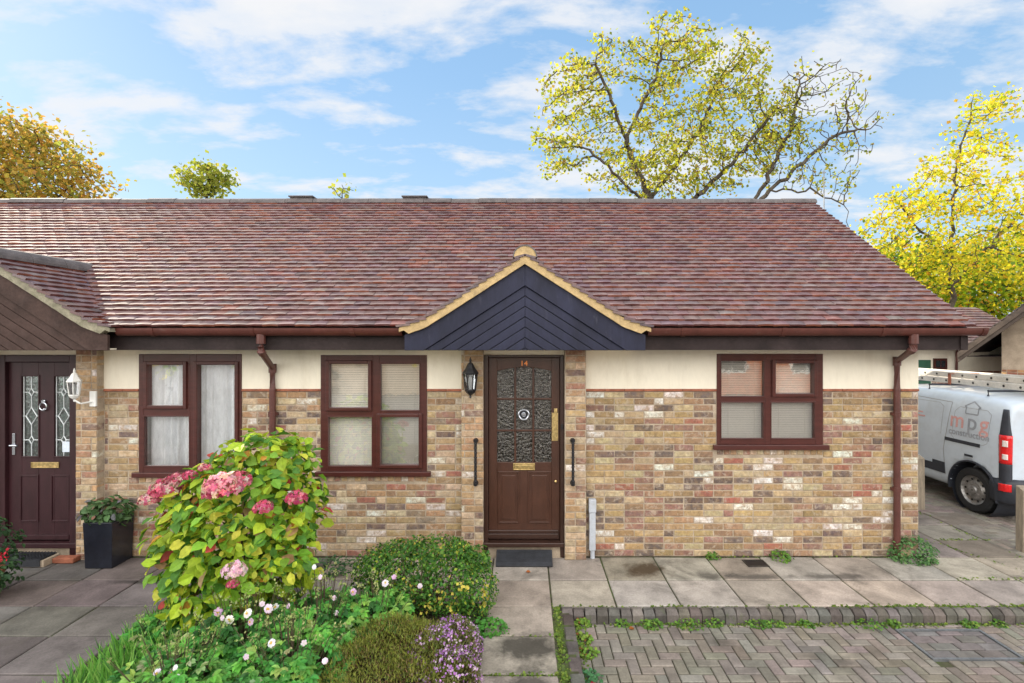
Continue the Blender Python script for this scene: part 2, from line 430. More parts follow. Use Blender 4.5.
cmask = ramp(nt, cl, [(.465, 0.), (.515, .42), (.56, .82), (.66, 1.)])
grad = nt.nodes.new('ShaderNodeValToRGB'); nt.links.new(sp.outputs['Z'], grad.inputs[0])
e = grad.color_ramp.elements; e[0].position = .0; e[0].color = (2.2, 2.75, 3.25, 1); e[1].position = .75; e[1].color = (.76, 1.48, 2.55, 1)
m_ = e.new(.22); m_.color = (1.45, 2.2, 2.98, 1); m_ = e.new(.45); m_.color = (1.06, 1.84, 2.82, 1)
skc = mixrgb(nt, sky.outputs[0], grad.outputs[0], .88)
cloudc = mixrgb(nt, (3.0, 3.05, 3.15), (11.6, 11.3, 10.8), away)  # cloud behind the camera brightened to fill the shaded front
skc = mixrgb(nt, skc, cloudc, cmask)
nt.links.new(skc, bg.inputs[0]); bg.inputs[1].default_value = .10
nt.links.new(bg.outputs[0], wo.inputs[0])

sl = bpy.data.lights.new('sun', 'SUN'); sl.energy = 2.6; sl.angle = R(.53); sl.color = (1, .90, .74)
so = bpy.data.objects.new('sun', sl); C.objects.link(so); so.rotation_euler = sun_dir.to_track_quat('Z', 'Y').to_euler(); so.location = sun_dir * 60

cam = bpy.data.cameras.new('camera'); co = bpy.data.objects.new('camera', cam); C.objects.link(co); S.camera = co
co.location = (0, -CAM_D, CAM_H); co.rotation_euler = (R(90), 0, 0)
cam.sensor_width = 36; cam.lens = 18; cam.shift_x = -13 / 1024; cam.shift_y = -2.5 / 1024; cam.clip_end = 2000; cam.clip_start = .05
S.view_settings.view_transform = 'Standard'; S.view_settings.look = 'None'; S.view_settings.gamma = 1; S.view_settings.use_curve_mapping = False
S.view_settings.exposure = 1.6
S.cycles.max_bounces = 8; S.cycles.transparent_max_bounces = 12; S.cycles.diffuse_bounces = 4
try: S.cycles.use_denoising = True
except Exception: pass

# ================================================================== GROUND
g = MB().add([(-400, -400, -.14), (400, -400, -.14), (400, 400, -.14), (-400, 400, -.14)], [(0, 1, 2, 3)]).build('ground', MT['asphalt']); tag(g, kind='structure')
XG = .25; PITCH = .6
# compacted soil under the slabs; its moss shows in the joints
j = MB().box(-9.2, 8.9, -1.05, 7.5, -.135, -.014).box(-9.2, .40, -6.2, -1.05, -.135, -.014)
j = j.build('path_bed', MT['joint']); tag(j, kind='structure')
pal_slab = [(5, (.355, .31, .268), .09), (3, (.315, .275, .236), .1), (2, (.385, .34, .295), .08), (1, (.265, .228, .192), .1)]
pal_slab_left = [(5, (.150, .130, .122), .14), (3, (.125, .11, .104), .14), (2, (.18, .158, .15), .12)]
def slab(mb, x0, x1, y0, y1, tint, g=.008):
    """one paving slab with a worn arris and a slight settle"""
    dz = [random.uniform(-.004, .004) for _ in range(4)]; c = .008
    xs = (x0 + g, x1 - g); ys = (y0 + g, y1 - g)
    bot = [(xs[0], ys[0], -.05), (xs[1], ys[0], -.05), (xs[1], ys[1], -.05), (xs[0], ys[1], -.05)]
    mid = [(p[0], p[1], -.006 + d) for p, d in zip(bot, dz)]
    top = [(xs[0] + c, ys[0] + c, dz[0]), (xs[1] - c, ys[0] + c, dz[1]), (xs[1] - c, ys[1] - c, dz[2]), (xs[0] + c, ys[1] - c, dz[3])]
    mb.add(bot + mid + top, [(8, 9, 10, 11)] + [(i, (i + 1) % 4, (i + 1) % 4 + 4, i + 4) for i in range(4)] + [(i + 4, (i + 1) % 4 + 4, (i + 1) % 4 + 8, i + 8) for i in range(4)], tint)
pv = MB()
rows = [-.02, -.57, -1.085, -1.56, -2.05, -2.55, -3.05, -3.55, -4.05, -4.55, -5.05, -5.55, -6.05]
for ri in range(len(rows) - 1):
    y1, y0 = rows[ri], rows[ri + 1]
    for k in range(-16, 10):
        x0 = XG + PITCH * k; x1 = x0 + PITCH
        if ri >= 2 and not (x1 < -3.3 or k == -1): continue
        if x0 > 5.3: continue
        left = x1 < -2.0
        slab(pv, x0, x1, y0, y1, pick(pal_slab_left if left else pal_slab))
for r_ in range(0, 14):                 # slabs running back beside the gable
    y0 = -.02 + .5 * r_; y1 = y0 + .5
    for k in range(7, 10):
        x0 = XG + PITCH * k; x1 = x0 + PITCH
        if x0 < 4.5: x0 = 4.50
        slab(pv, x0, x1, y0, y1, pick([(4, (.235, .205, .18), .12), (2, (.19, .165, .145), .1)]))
p = pv.build('path', MT['slab'], fix=False); tag(p, kind='structure')

# block paving in herringbone, level 0.1 below the path, and the van's drive at path level
pal_pave = [(5, (.205, .182, .155), .09), (3, (.185, .162, .138), .09), (2, (.228, .203, .175), .08)]
def paver(mb, x0, x1, y0, y1, z, tint, g=.0045):
    c = .007; d = random.uniform(-.0025, .0025); z += d
    x0 += g; x1 -= g; y0 += g; y1 -= g
    b = [(x0, y0), (x1, y0), (x1, y1), (x0, y1)]; t = [(x0 + c, y0 + c), (x1 - c, y0 + c), (x1 - c, y1 - c), (x0 + c, y1 - c)]
    v = [(x, y, z - .03) for x, y in b] + [(x, y, z - .005) for x, y in b] + [(x, y, z) for x, y in t]
    mb.add(v, [(8, 9, 10, 11)] + [(i, (i + 1) % 4, (i + 1) % 4 + 4, i + 4) for i in range(4)] + [(i + 4, (i + 1) % 4 + 4, (i + 1) % 4 + 8, i + 8) for i in range(4)], tint)
def herring(mb, X0, X1, Y0, Y1, z, skip=None):
    """2:1 herringbone on a 0.1 m grid, clipped at the edges of the area"""
    u = .092
    ni, nj = int((X1 - X0) / u) + 3, int((Y1 - Y0) / u) + 3
    for jj in range(-2, nj):
        for ii in range(-2, ni):
            m4 = (ii - jj) % 4
            if m4 == 0: a = (ii, jj, ii + 2, jj + 1)
            elif m4 == 2: a = (ii, jj, ii + 1, jj + 2)
            else: continue
            if m4 == 2: a = (ii, jj - 1, ii + 1, jj + 1)
            x0, y0, x1, y1 = X0 + a[0] * u, Y0 + a[1] * u, X0 + a[2] * u, Y0 + a[3] * u
            x0, x1, y0, y1 = max(x0, X0), min(x1, X1), max(y0, Y0), min(y1, Y1)
            if x1 - x0 < .03 or y1 - y0 < .03: continue
            if skip and x1 > skip[0] and x0 < skip[1] and y1 > skip[2] and y0 < skip[3]:
                # cut the block back to the recess edge
                if x0 < skip[0] - .03: x1 = skip[0]
                elif x1 > skip[1] + .03: x0 = skip[1]
                elif y1 > skip[3] + .03: y0 = skip[3]
                elif y0 < skip[2] - .03: y1 = skip[2]
                else: continue
            paver(mb, x0, x1, y0, y1, z, pick(pal_pave))
COVER = (3.27, 4.02, -1.72, -1.29)
hb = MB(); herring(hb, .44, 7.6, -6.4, -1.200, -.10, COVER)
o = hb.build('parking_area', MT['paver'], fix=False); tag(o, kind='structure')
o = MB().box(.40, 7.7, -6.5, -1.05, -.139, -.116).build('parking_bed', MT['joint']); tag(o, kind='structure')
hb = MB(); herring(hb, 5.67, 9.0, -1.0, 7.4, .0)
o = hb.build('driveway', MT['paver'], fix=False); tag(o, kind='structure')
# kerb of dark setts: along the path and down its right side
kb = MB(); pal_k = [(4, (.105, .094, .084), .2), (2, (.135, .12, .108), .15), (1, (.08, .07, .062), .15)]
def sett(x0, x1, y0, y1, zb, zt):
    c = .012; t = pick(pal_k); q = lambda: random.uniform(-.004, .004); zt += q()
    b = [(x0, y0), (x1, y0), (x1, y1), (x0, y1)]; tp = [(x0 + c * .6, y0 + .042), (x1 - c * .6, y0 + .042), (x1 - c, y1 - c), (x0 + c, y1 - c)]
    v = [(x, y, zb) for x, y in b] + [(x + q(), y + q(), zt - (.034 if y == y0 else .012)) for x, y in b] + [(x, y, zt + q() * .4) for x, y in tp]
    kb.add(v, [(8, 9, 10, 11)] + [(i, (i + 1) % 4, (i + 1) % 4 + 4, i + 4) for i in range(4)] + [(i + 4, (i + 1) % 4 + 4, (i + 1) % 4 + 8, i + 8) for i in range(4)], t)
x = .335
while x < 7.6:
    w_ = .098 + random.uniform(-.004, .004); sett(x, x + w_, -1.195, -1.098, -.13, .004); x += w_ + .007
y = -1.205
while y > -6.3:
    sett(.335, .432, y - .2, y - .006, -.13, .0); y -= .206
o = kb.build('kerb', MT['kerb']); tag(o, kind='structure')
o = MB().box(-3.33, -.37, -6.0, -1.06, -.13, .012).build('flower_bed', MT['soil']); tag(o, kind='structure')

# recessed inspection cover filled with blocks
t = thing('inspection_cover', (3.645, -1.485, -.10), 'steel edged inspection cover filled with blocks, in the herringbone paving', 'inspection cover')
x0, x1, y0, y1 = COVER
fr = MB()
for (a, b, c_, d) in ((x0, x1, y0, y0 + .022), (x0, x1, y1 - .022, y1), (x0, x0 + .022, y0 + .022, y1 - .022), (x1 - .022, x1, y0 + .022, y1 - .022)):
    fr.box(a, b, c_, d, -.13, -.094)
fr.build('frame', MT['galv'], t)
inf = MB()
yy = y0 + .024; r_ = 0
while yy < y1 - .03:
    ye = min(yy + .105, y1 - .024); xx = x0 + .024 - (.1 if r_ % 2 else 0)
    while xx < x1 - .03:
        xa, xb = max(xx, x0 + .024), min(xx + .205, x1 - .024)
        if xb - xa > .02: paver(inf, xa, xb, yy, ye, -.098, pick([(1, (.16, .145, .14), .12)]))
        xx += .205
    yy += .105; r_ += 1
inf.build('block_infill', MT['paver'], t, fix=False)

# ================================================================== THE BUNGALOW
H = thing('terraced_bungalow', (0, 0, 0), 'long brick bungalow with red brown tiled roof, cream upper wall and two gabled porches', 'bungalow')
WZ = 1.872; TOPZ = 2.36; XL, XR, YB = -10.4, 4.47, 5.19
W1 = (wx(139.4), wx(242), wz(472), wz(354)); W2 = (wx(321), wx(427), wz(471), wz(355)); W3 = (wx(716.5), wx(822.5), wz(444.5), wz(353.8))
W4 = (-8.6, -7.4, W1[2], W1[3])
DR = (wx(483.5, -.1), wx(564.5, -.1), .0, wz(354.8)); DL = (wx(-4), wx(75.2, -.1), .0, wz(354.8))
SOLD = .12
holes_brick = [(w[0], w[1], w[2] - SOLD, w[3]) for w in (W1, W2, W3, W4)] + [DR, DL]
PIERS = [(wx(461, -.1), DR[0]), (DR[1], wx(586.5, -.1)), (wx(-24, -.1), DL[0]), (DL[1], wx(97, -.1))]
PD = .095
pal_brick = [(3.2, (.36, .245, .125), .28), (3.2, (.47, .375, .25), .18), (2.0, (.31, .18, .10), .25), (1.4, (.25, .125, .095), .25), (1.5, (.120, .085, .085), .28), (.9, (.66, .63, .57), .1), (.4, (.28, .095, .07), .18), (.8, (.20, .15, .11), .2)]
pal_brick_right = [(3.6, (.35, .24, .11), .28), (2.7, (.45, .35, .21), .18), (2.0, (.28, .165, .10), .25), (1.7, (.23, .115, .095), .25), (2.2, (.115, .082, .078), .28), (1.15, (.72, .70, .65), .08), (.4, (.30, .09, .065), .15)]
pal_pier = [(3.2, (.41, .265, .14), .24), (3.0, (.47, .36, .24), .16), (1.6, (.34, .19, .11), .2), (.9, (.28, .14, .095), .2), (.6, (.16, .10, .09), .25), (.9, (.72, .69, .63), .1)]
def brick(mb, fn, u0, u1, z0, z1, d0, d1, tint):
    """d0 = face depth (outward), d1 = back; fn maps (u, depth, z) to the world"""
    c = .006; q = lambda s=.0034: random.uniform(-s, s); d0 += q(.003)
    b = [(u0 + q(), z0 + q()), (u1 + q(), z0 + q()), (u1 + q(), z1 + q()), (u0 + q(), z1 + q())]
    i_ = [(u0 + c + q(), z0 + c), (u1 - c + q(), z0 + c), (u1 - c + q(), z1 - c), (u0 + c + q(), z1 - c)]
    v = [fn(u, d1, z) for u, z in b] + [fn(u, d0 - c, z) for u, z in b] + [fn(u, d0, z) for u, z in i_]
    mb.add(v, [(8, 9, 10, 11)] + [(k, (k + 1) % 4, (k + 1) % 4 + 4, k + 4) for k in range(4)] + [(k + 4, (k + 1) % 4 + 4, (k + 1) % 4 + 8, k + 8) for k in range(4)], tint)
front = lambda u, d, z: (u, -d, z)
right = lambda u, d, z: (XR + d, u, z)
def course(mb, fn, u0, u1, z0, z1, holes, pal, dface=.006, dback=-.02, ncour=25, k0=0):
    ch = (z1 - z0) / ncour; L = .2255
    for k in range(ncour):
        a, b = z0 + k * ch, z0 + (k + 1) * ch
        segs = [(u0, u1)]
        for h in holes:
            if h[3] > a + .03 and h[2] < b - .03:
                ns = []
                for s0, s1 in segs:
                    if h[0] > s0: ns.append((s0, min(s1, h[0])))
                    if h[1] < s1: ns.append((max(s0, h[1]), s1))
                segs = [q for q in ns if q[1] - q[0] > .01]
        for s0, s1 in segs:
            x = math.floor((s0) / L) * L - (L / 2 if (k + k0) % 2 else 0) - L
            while x < s1:
                ln = L / 2 if random.random() < .12 else L
                xa, xb = max(x, s0), min(x + ln, s1)
                if xb - xa > .035:
                    P_ = pal(xa) if callable(pal) else pal
                    g_ = random.uniform(.004, .0075); brick(mb, fn, xa + g_, xb - g_, a + random.uniform(.004, .008), b - random.uniform(.004, .007), dface, dback, pick(P_))
                x += ln
bk = MB()
pierholes = [(p[0], p[1], 0, WZ) for p in PIERS]
course(bk, front, XL, XR, 0, WZ, holes_brick + pierholes, lambda x: pal_brick_right if x > .6 else pal_brick)
for w_ in (W1, W2, W3, W4):                 # brick on end under each sill
    x = w_[0]
    while x < w_[1] - .02:
        xe = min(x + .076, w_[1]); brick(bk, front, x + .005, xe - .005, w_[2] - SOLD + .004, w_[2] - .004, .008, -.02, pick(pal_pier)); x += .076
for (a, b) in PIERS:
    course(bk, front, a, b, 0, TOPZ, [], pal_pier, PD + .006, -.02, 31, 1)
course(bk, right, 0, YB, 0, WZ, [], pal_brick_right)
wall = bk.build('wall', MT['brick'], H, fix=False)
# mortar backing, solid wall round the openings
mo = MB()
def wall_rects(x0, x1, z0, z1, holes):
    xs = sorted({x0, x1, *[min(max(h[k], x0), x1) for h in holes for k in (0, 1)]})
    for a, b in zip(xs, xs[1:]):
        if b - a < 1e-4: continue
        cuts = sorted([(max(h[2], z0), min(h[3], z1)) for h in holes if h[0] < (a + b) / 2 < h[1]])
        z = z0
        for c0, c1 in cuts:
            if c0 > z + 1e-4: yield a, b, z, c0
            z = max(z, c1)
        if z < z1 - 1e-4: yield a, b, z, z1
wh = list((W1, W2, W3, W4, DR, DL))
for a, b, c_, d in wall_rects(XL, XR, 0, WZ, wh): mo.box(a, b, 0, .12, c_, d)
for (a, b) in PIERS: mo.box(a + .004, b - .004, -PD, -.001, 0, TOPZ)
mo.box(XR - .12, XR - .001, .12, YB, 0, WZ); mo.box(XL, XR, YB - .12, YB, 0, TOPZ); mo.box(XL, XL + .12, .12, YB - .12, 0, WZ)
mo.build('mortar', MT['mortar'], wall)
rd = MB()
for a, b, c_, d in wall_rects(XL, XR, WZ + .031, TOPZ + .03, wh): rd.box(a, b, -.002, .11, c_, d)
rd.prism([(0, 0), (1, 0), (1, 1), (0, 1)], 0, .001) if False else None
# gable end render (right): full triangle
zr = 4.70; rd.extr([(XR - .11, 0.0, WZ + .031), (XR - .11, YB, WZ + .031), (XR - .11, YB, TOPZ + .1), (XR - .11, YB / 2, zr - .32), (XR - .11, 0.0, TOPZ + .1)], (.112, 0, 0))
rd.build('rendered_wall', MT['render'], H)
for a, b, c_, d in wall_rects(XL, XR, WZ + .004, WZ + .030, wh + pierholes and wh + [(p[0], p[1], 0, 3) for p in PIERS]):
    x = a; bd = MB()
    while x < b - .01:
        xe = min(x + .22, b); bd.box(x + .002, xe - .002, -.016 + random.uniform(-.002, .002), .02, c_, d); x = xe
    bd.build('band_course', MT['band'], H, bevel=.004)
MB().box(XR - .01, XR + .012, 0, YB, WZ + .004, WZ + .030).build('band_course', MT['band'], H)
# dark rooms behind the openings so no daylight leaks through
for w_ in (W1, W2, W3, W4):
    rm = MB(); rm.box(w_[0] - .3, w_[1] + .3, 1.6, 1.62, .3, 2.35); rm.box(w_[0] - .3, w_[1] + .3, .14, 1.6, .3, .31); rm.box(w_[0] - .32, w_[0] - .3, .13, 1.6, .3, 2.35); rm.box(w_[1] + .3, w_[1] + .32, .13, 1.6, .3, 2.35); rm.box(w_[0] - .3, w_[1] + .3, .13, 1.62, 2.34, 2.35)
    rm.build('room', MT['room'], H)
for w_ in (DR, DL): MB().box(w_[0], w_[1], .35, .37, 0, 2.35).build('hall_partition', MT['room'], H)


# ---- roof
EY, EZ, TS = -.42, 2.60, .702          # eave line and slope of the main roof
RY = 2.595; RZ = EZ + TS * (RY - EY) - .02
pal_tile = [(5, (.138, .092, .096), .09), (4, (.150, .096, .095), .09), (2, (.124, .088, .098), .10), (.5, (.175, .088, .078), .10), (.6, (.158, .125, .124), .1), (.3, (.095, .066, .072), .12)]
def tiles(mb, o0, across, up, length, rise_len, pal, gauge=.103, tw=.168, tail=.034, inside=None):
    """courses of cambered tiles on a pitch: o0 = lower-left corner, across/up = unit vectors"""
    across, up, o0 = Vector(across).normalized(), Vector(up).normalized(), Vector(o0); nn = across.cross(up).normalized()
    if nn.z < 0: nn = -nn
    nc = max(1, round(rise_len / gauge)); gg = rise_len / nc
    for i in range(nc):
        x = -(tw / 2 if i % 2 else 0) + random.uniform(-.01, .01)
        wave = random.uniform(-.0015, .0015)
        while x < length - .01:
            a, b = max(x, 0), min(x + tw, length); x += tw
            if b - a < .02: continue
            s0 = i * gg - .010 + random.uniform(-.0025, .0025); s1 = min((i + 1) * gg + .03, rise_len)
            mid = o0 + across * (a + b) / 2 + up * (s0 + .05)
            if inside and not inside(mid): continue
            l0 = tail + wave + random.uniform(-.003, .003); l1 = .003; tk = .024; cam_ = .004
            tl = random.uniform(-.002, .002)
            P_ = lambda u, s, h: o0 + across * u + up * s + nn * h
            a += .0015; b -= .0015; m_ = (a + b) / 2
            v = [P_(a, s0, l0 + tl), P_(m_, s0, l0 + cam_), P_(b, s0, l0 - tl), P_(a, s1, l1), P_(m_, s1, l1 + cam_), P_(b, s1, l1),
                 P_(a, s0, l0 + tl - tk), P_(m_, s0, l0 + cam_ - tk), P_(b, s0, l0 - tl - tk), P_(a, s1, l1 - tk), P_(b, s1, l1 - tk)]
            col = pick(pal)
            mb.add(v, [(0, 1, 4, 3), (1, 2, 5, 4), (6, 0, 3, 9), (2, 8, 10, 5)], col)
            b0 = len(mb.v) - len(v); edge = (col[0] * .95, col[1] * .45, col[2] * .36) if random.random() < .8 else (.26, .085, .05)        # cut edge, redder than the weathered face
            for f_ in ((6, 7, 1, 0), (7, 8, 2, 1)): mb.f.append(tuple(b0 + k for k in f_)); mb.t.append(edge)
XV = 4.74; XRL = XL - .25
up = Vector((0, 1, TS)).normalized(); RL = math.hypot(RY - EY, RZ - EZ)
tl = MB(); tiles(tl, (XRL, EY, EZ), (1, 0, 0), up, XV - XRL, RL, pal_tile)
roof = tl.build('roof', MT['tile'], H, fix=False)
upb = Vector((0, -1, TS)).normalized()
tb = MB(); tiles(tb, (XRL, 2 * RY - EY, EZ), (1, 0, 0), upb, XV - XRL, RL, pal_tile, gauge=.3, tw=.4)
tb.build('rear_slope', MT['tile'], roof, fix=False)
dk = MB()
dk.extr([(XRL + .02, EY + .05, EZ - .02), (XRL + .02, RY, RZ - .055), (XRL + .02, 2 * RY - EY - .05, EZ - .02), (XRL + .02, 2 * RY - EY - .05, EZ - .05), (XRL + .02, RY, RZ - .09), (XRL + .02, EY + .05, EZ - .05)], (XV - XRL - .04, 0, 0))
dk.build('roof_deck', MT['underlay'], roof)
rg = MB(); x = XRL
while x < XV - .02:
    xe = min(x + .45, XV + .01); rr = .105 + random.uniform(-.004, .004); dz = random.uniform(-.006, .006); n_ = 8
    arc = [(RY + rr * math.cos(math.pi * k / n_), RZ - .01 + dz + rr * .85 * math.sin(math.pi * k / n_)) for k in range(n_ + 1)]
    pts = [Vector((x + .003, a, b)) for a, b in arc]
    rg.extr(pts, (xe - x - .006, 0, 0)); x = xe
rg.build('ridge_tile', MT['ridge'], roof)
for (pa, pb) in ((292, 314), (404, 427)):
    a, b = wx(pa, RY), wx(pb, RY)
    MB().box(a, b, RY - .07, RY + .07, RZ + .04, RZ + .085).box(a - .02, b + .02, RY - .1, RY + .1, RZ + .086, RZ + .108).build('ridge_vent', MT['ridge'], roof, bevel=.006)
# verge mortar + bargeboards on the right gable
vg = MB()
for sgn, y_e in ((1, EY), (-1, 2 * RY - EY)):
    y_a = y_e + sgn * .05
    vg.extr([(XV - .10, y_a, EZ - .06 + .03), (XV - .10, RY, RZ - .055), (XV - .10, RY, RZ - .09 - .16), (XV - .10, y_a, EZ - .24)], (.04, 0, 0))
vg.build('bargeboard', MT['fascia'], H)
# eaves: fascia, soffit, gutter
FY = -.355
fs = MB().box(XRL, wx(968, FY), FY, FY + .025, 2.352, 2.575)
fs.build('fascia', MT['fascia'], H)
MB().box(XRL, XV - .06, FY + .026, -.003, 2.362, 2.375).box(XRL, XV - .06, YB + .003, YB + .37, 2.362, 2.375).build('soffit', MT['fascia'], H)
def gutter(x0, x1):
    g_ = MB(); n_ = 10; rr = .058; yc, zt = FY - .062, 2.585
    outer = [(yc - rr * math.cos(math.pi * k / n_), zt - .082 * math.sin(math.pi * k / n_)) for k in range(n_ + 1)]
    inner = [(yc - (rr - .006) * math.cos(math.pi * k / n_), zt - .075 * math.sin(math.pi * k / n_)) for k in range(n_, -1, -1)]
    prof = outer + inner
    n2 = len(prof)
    v = [(x0, a, b) for a, b in prof] + [(x1, a, b) for a, b in prof]
    f = [(k, (k + 1) % n2, (k + 1) % n2 + n2, k + n2) for k in range(n2)]
    g_.add(v, f)
    for xe in (x0, x1): g_.add([(xe, a, b) for a, b in outer], [tuple(range(n_ + 1))])
    x = x0 + .35
    while x < x1:
        oo = [(x, yc - (rr + .008) * math.cos(math.pi * k / n_), zt + .002 - .09 * math.sin(math.pi * k / n_)) for k in range(n_ + 1)]
        ii = [(x, yc - (rr + .001) * math.cos(math.pi * k / n_), zt - .083 * math.sin(math.pi * k / n_)) for k in range(n_, -1, -1)]
        g_.extr(oo + ii, (.05, 0, 0)); x += 1.05
    return g_.build('gutter', MT['gutter'], H)
PORCH_X = (0.0, -5.58); PH = 1.26
gutter(PH + .03, wx(978, FY)); gutter(-5.58 + PH + .03, -PH - .03)
def downpipe(pts, w=.034):
    d = MB(); d.tube([pts[0], (pts[0][0], pts[0][1], pts[0][2] - .10)], w + .012, 12)
    d.tube(pts, w, 12)
    for a, b in ((1, 2), (2, 3)): 
        P0 = Vector(pts[a]); d.tube([P0 + Vector((0, 0, .05)), P0, P0 + (Vector(pts[b]) - P0).normalized() * .05], w + .007, 12)
    P3 = Vector(pts[3]); 
    z = pts[3][2] - .25
    while z > .3:
        d.tube([(P3.x, P3.y, z), (P3.x, P3.y, z - .05)], w + .008, 12); d.box(P3.x - .05, P3.x + .05, P3.y + .0, -.004, z - .04, z - .01); z -= .85
    return d.build('downpipe', MT['pipe'], H, smooth=False)
gy = FY - .06
downpipe([(wx(913.5, gy), gy, 2.52), (wx(913, gy), gy, 2.36), (wx(897, -.05), -.05, 2.22), (wx(897, -.05), -.05, 1.9), (wx(897, -.05), -.05, .02)])
downpipe([(wx(261, gy), gy, 2.52), (wx(261, gy), gy, 2.34), (wx(272.5, -.05), -.05, 2.14), (wx(272.5, -.05), -.05, 1.9), (wx(272.5, -.05), -.05, .02)])

# ---- porch gables
def porch(cx, board_mat, verge_mat):
    YF = -.50
    prof = [(0., 3.345), (1.02, 2.69), (1.31, 2.585)]         # half outline of the tiled pitch
    def zof(d, off=0.):
        for (a, za), (b, zb) in zip(prof, prof[1:]):
            if d <= b + 1e-6: return za + (zb - za) * (d - a) / (b - a) + off
        return prof[-1][1] + off
    # boards: outer bargeboard then chevron planks
    ZB = 2.352
    b_ = MB(); VB = .095; BW = .225
    d_end = 1.25
    for s in (1, -1):
        top = [(0, zof(0) - VB), (1.02, zof(1.02) - VB), (d_end, zof(d_end) - VB)]
        zi0 = zof(0) - VB - BW
        sl = (zof(1.02) - zof(0)) / 1.02
        di = (ZB - zi0) / sl
        poly = [(0, top[0][1]), (0, zi0), (di, ZB), (d_end, ZB), (d_end, top[2][1]), (1.02, top[1][1])]
        pts = [(cx + s * d, YF - .012, z) for d, z in poly]
        b_.extr(pts, (0, .035, 0))
    root = b_.build('porch_gable', board_mat, H, bevel=.004)
    pl = MB(); z = zi0 - .004; w_ = .108; k = 0
    while z > ZB + .01:
        for s in (1, -1):
            d0 = (ZB - z) / sl; zin = z - w_ + .007; d1 = max(0, (ZB - zin) / sl)
            poly = [(0, z), (0, max(zin, ZB)), (d1, ZB), (d0, ZB)] if zin > ZB else [(0, z), (0, ZB), (d0, ZB)]
            pts = [(cx + s * d, YF + .006 + .002 * (k % 2), zz) for d, zz in poly]
            pl.extr(pts, (0, .02, 0))
        z -= w_; k += 1
    pl.build('chevron_plank', board_mat, root, bevel=.006)
    MB().prism([(cx - 1.22, ZB + .002), (cx + 1.22, ZB + .002), (cx, zof(0) - .14)], YF + .03, YF + .05).build('backing_board', MT['black'], root)
    # mortar verge under the tiles, with uneven lower edge
    vm = MB()
    for s in (1, -1):
        ns = 26; up_ = []; lo_ = []
        for k in range(ns + 1):
            d = 1.30 * k / ns
            up_.append((d, zof(d) - .004)); lo_.append((d, zof(d) - (.100 if d < 1.22 else .045) + random.uniform(-.0018, .0018)))
        v = [(cx + s * d, YF - .045 + random.uniform(-.0015, .0015), zz) for d, zz in up_ + lo_] + [(cx + s * d, YF + .04, zz) for d, zz in up_ + lo_]
        n1 = ns + 1; f = []
        for k in range(ns):
            f += [(k, k + 1, n1 + k + 1, n1 + k), (2 * n1 + k, 2 * n1 + k + 1, k + 1, k), (n1 + k, n1 + k + 1, 3 * n1 + k + 1, 3 * n1 + k)]
        f += [(ns, n1 + ns, 3 * n1 + ns, 2 * n1 + ns)]
        vm.add(v, f)
    n_ = 12; rr = .115; zc_ = zof(0) - .03
    vm.extr([(cx + rr * math.cos(math.pi * k / n_), YF - .05, zc_ + rr * math.sin(math.pi * k / n_)) for k in range(n_ + 1)], (0, .03, 0))
    vm.build('mortar_verge', verge_mat, root)
    # tiles on both pitches, running back into the main roof
    tm = MB()
    def above(p_): return p_.z > EZ + TS * (p_.y - EY) - .05
    for s in (1, -1):
        for (a, za), (b, zb) in zip(prof, prof[1:]):
            ln = math.hypot(b - a, za - zb)
            tiles(tm, (cx + s * b, YF - .06, zb), (0, 1, 0), (-s * (b - a), 0, za - zb), 1.75, ln, pal_tile, inside=above)
    tm.build('porch_tile', MT['tile'], root, fix=False)
    rt = MB(); y = YF - .055; 
    yend = EY + (zof(0) + .12 - EZ) / TS + .30
    while y < yend:
        ye = min(y + .42, yend)
        rt.extr([(cx + (rr + .012) * math.cos(math.pi * k / n_), y, zc_ + (rr + .012) * math.sin(math.pi * k / n_)) for k in range(n_ + 1)] +
                [(cx + (rr) * math.cos(math.pi * k / n_), y, zc_ - .002 + (rr) * math.sin(math.pi * k / n_)) for k in range(n_, -1, -1)], (0, ye - y - .006, 0)); y = ye
    rt.build('porch_ridge_tile', MT['ridge'], root)
    MB().box(cx - 1.22, cx + 1.22, YF + .055, -.004, ZB + .004, ZB + .02).build('porch_soffit', MT['render'], root)
    return root
porch(0.0, MT['navy'], MT['mortar_tan'])
porch(-5.58, MT['umber'], MT['mortar_moss'])

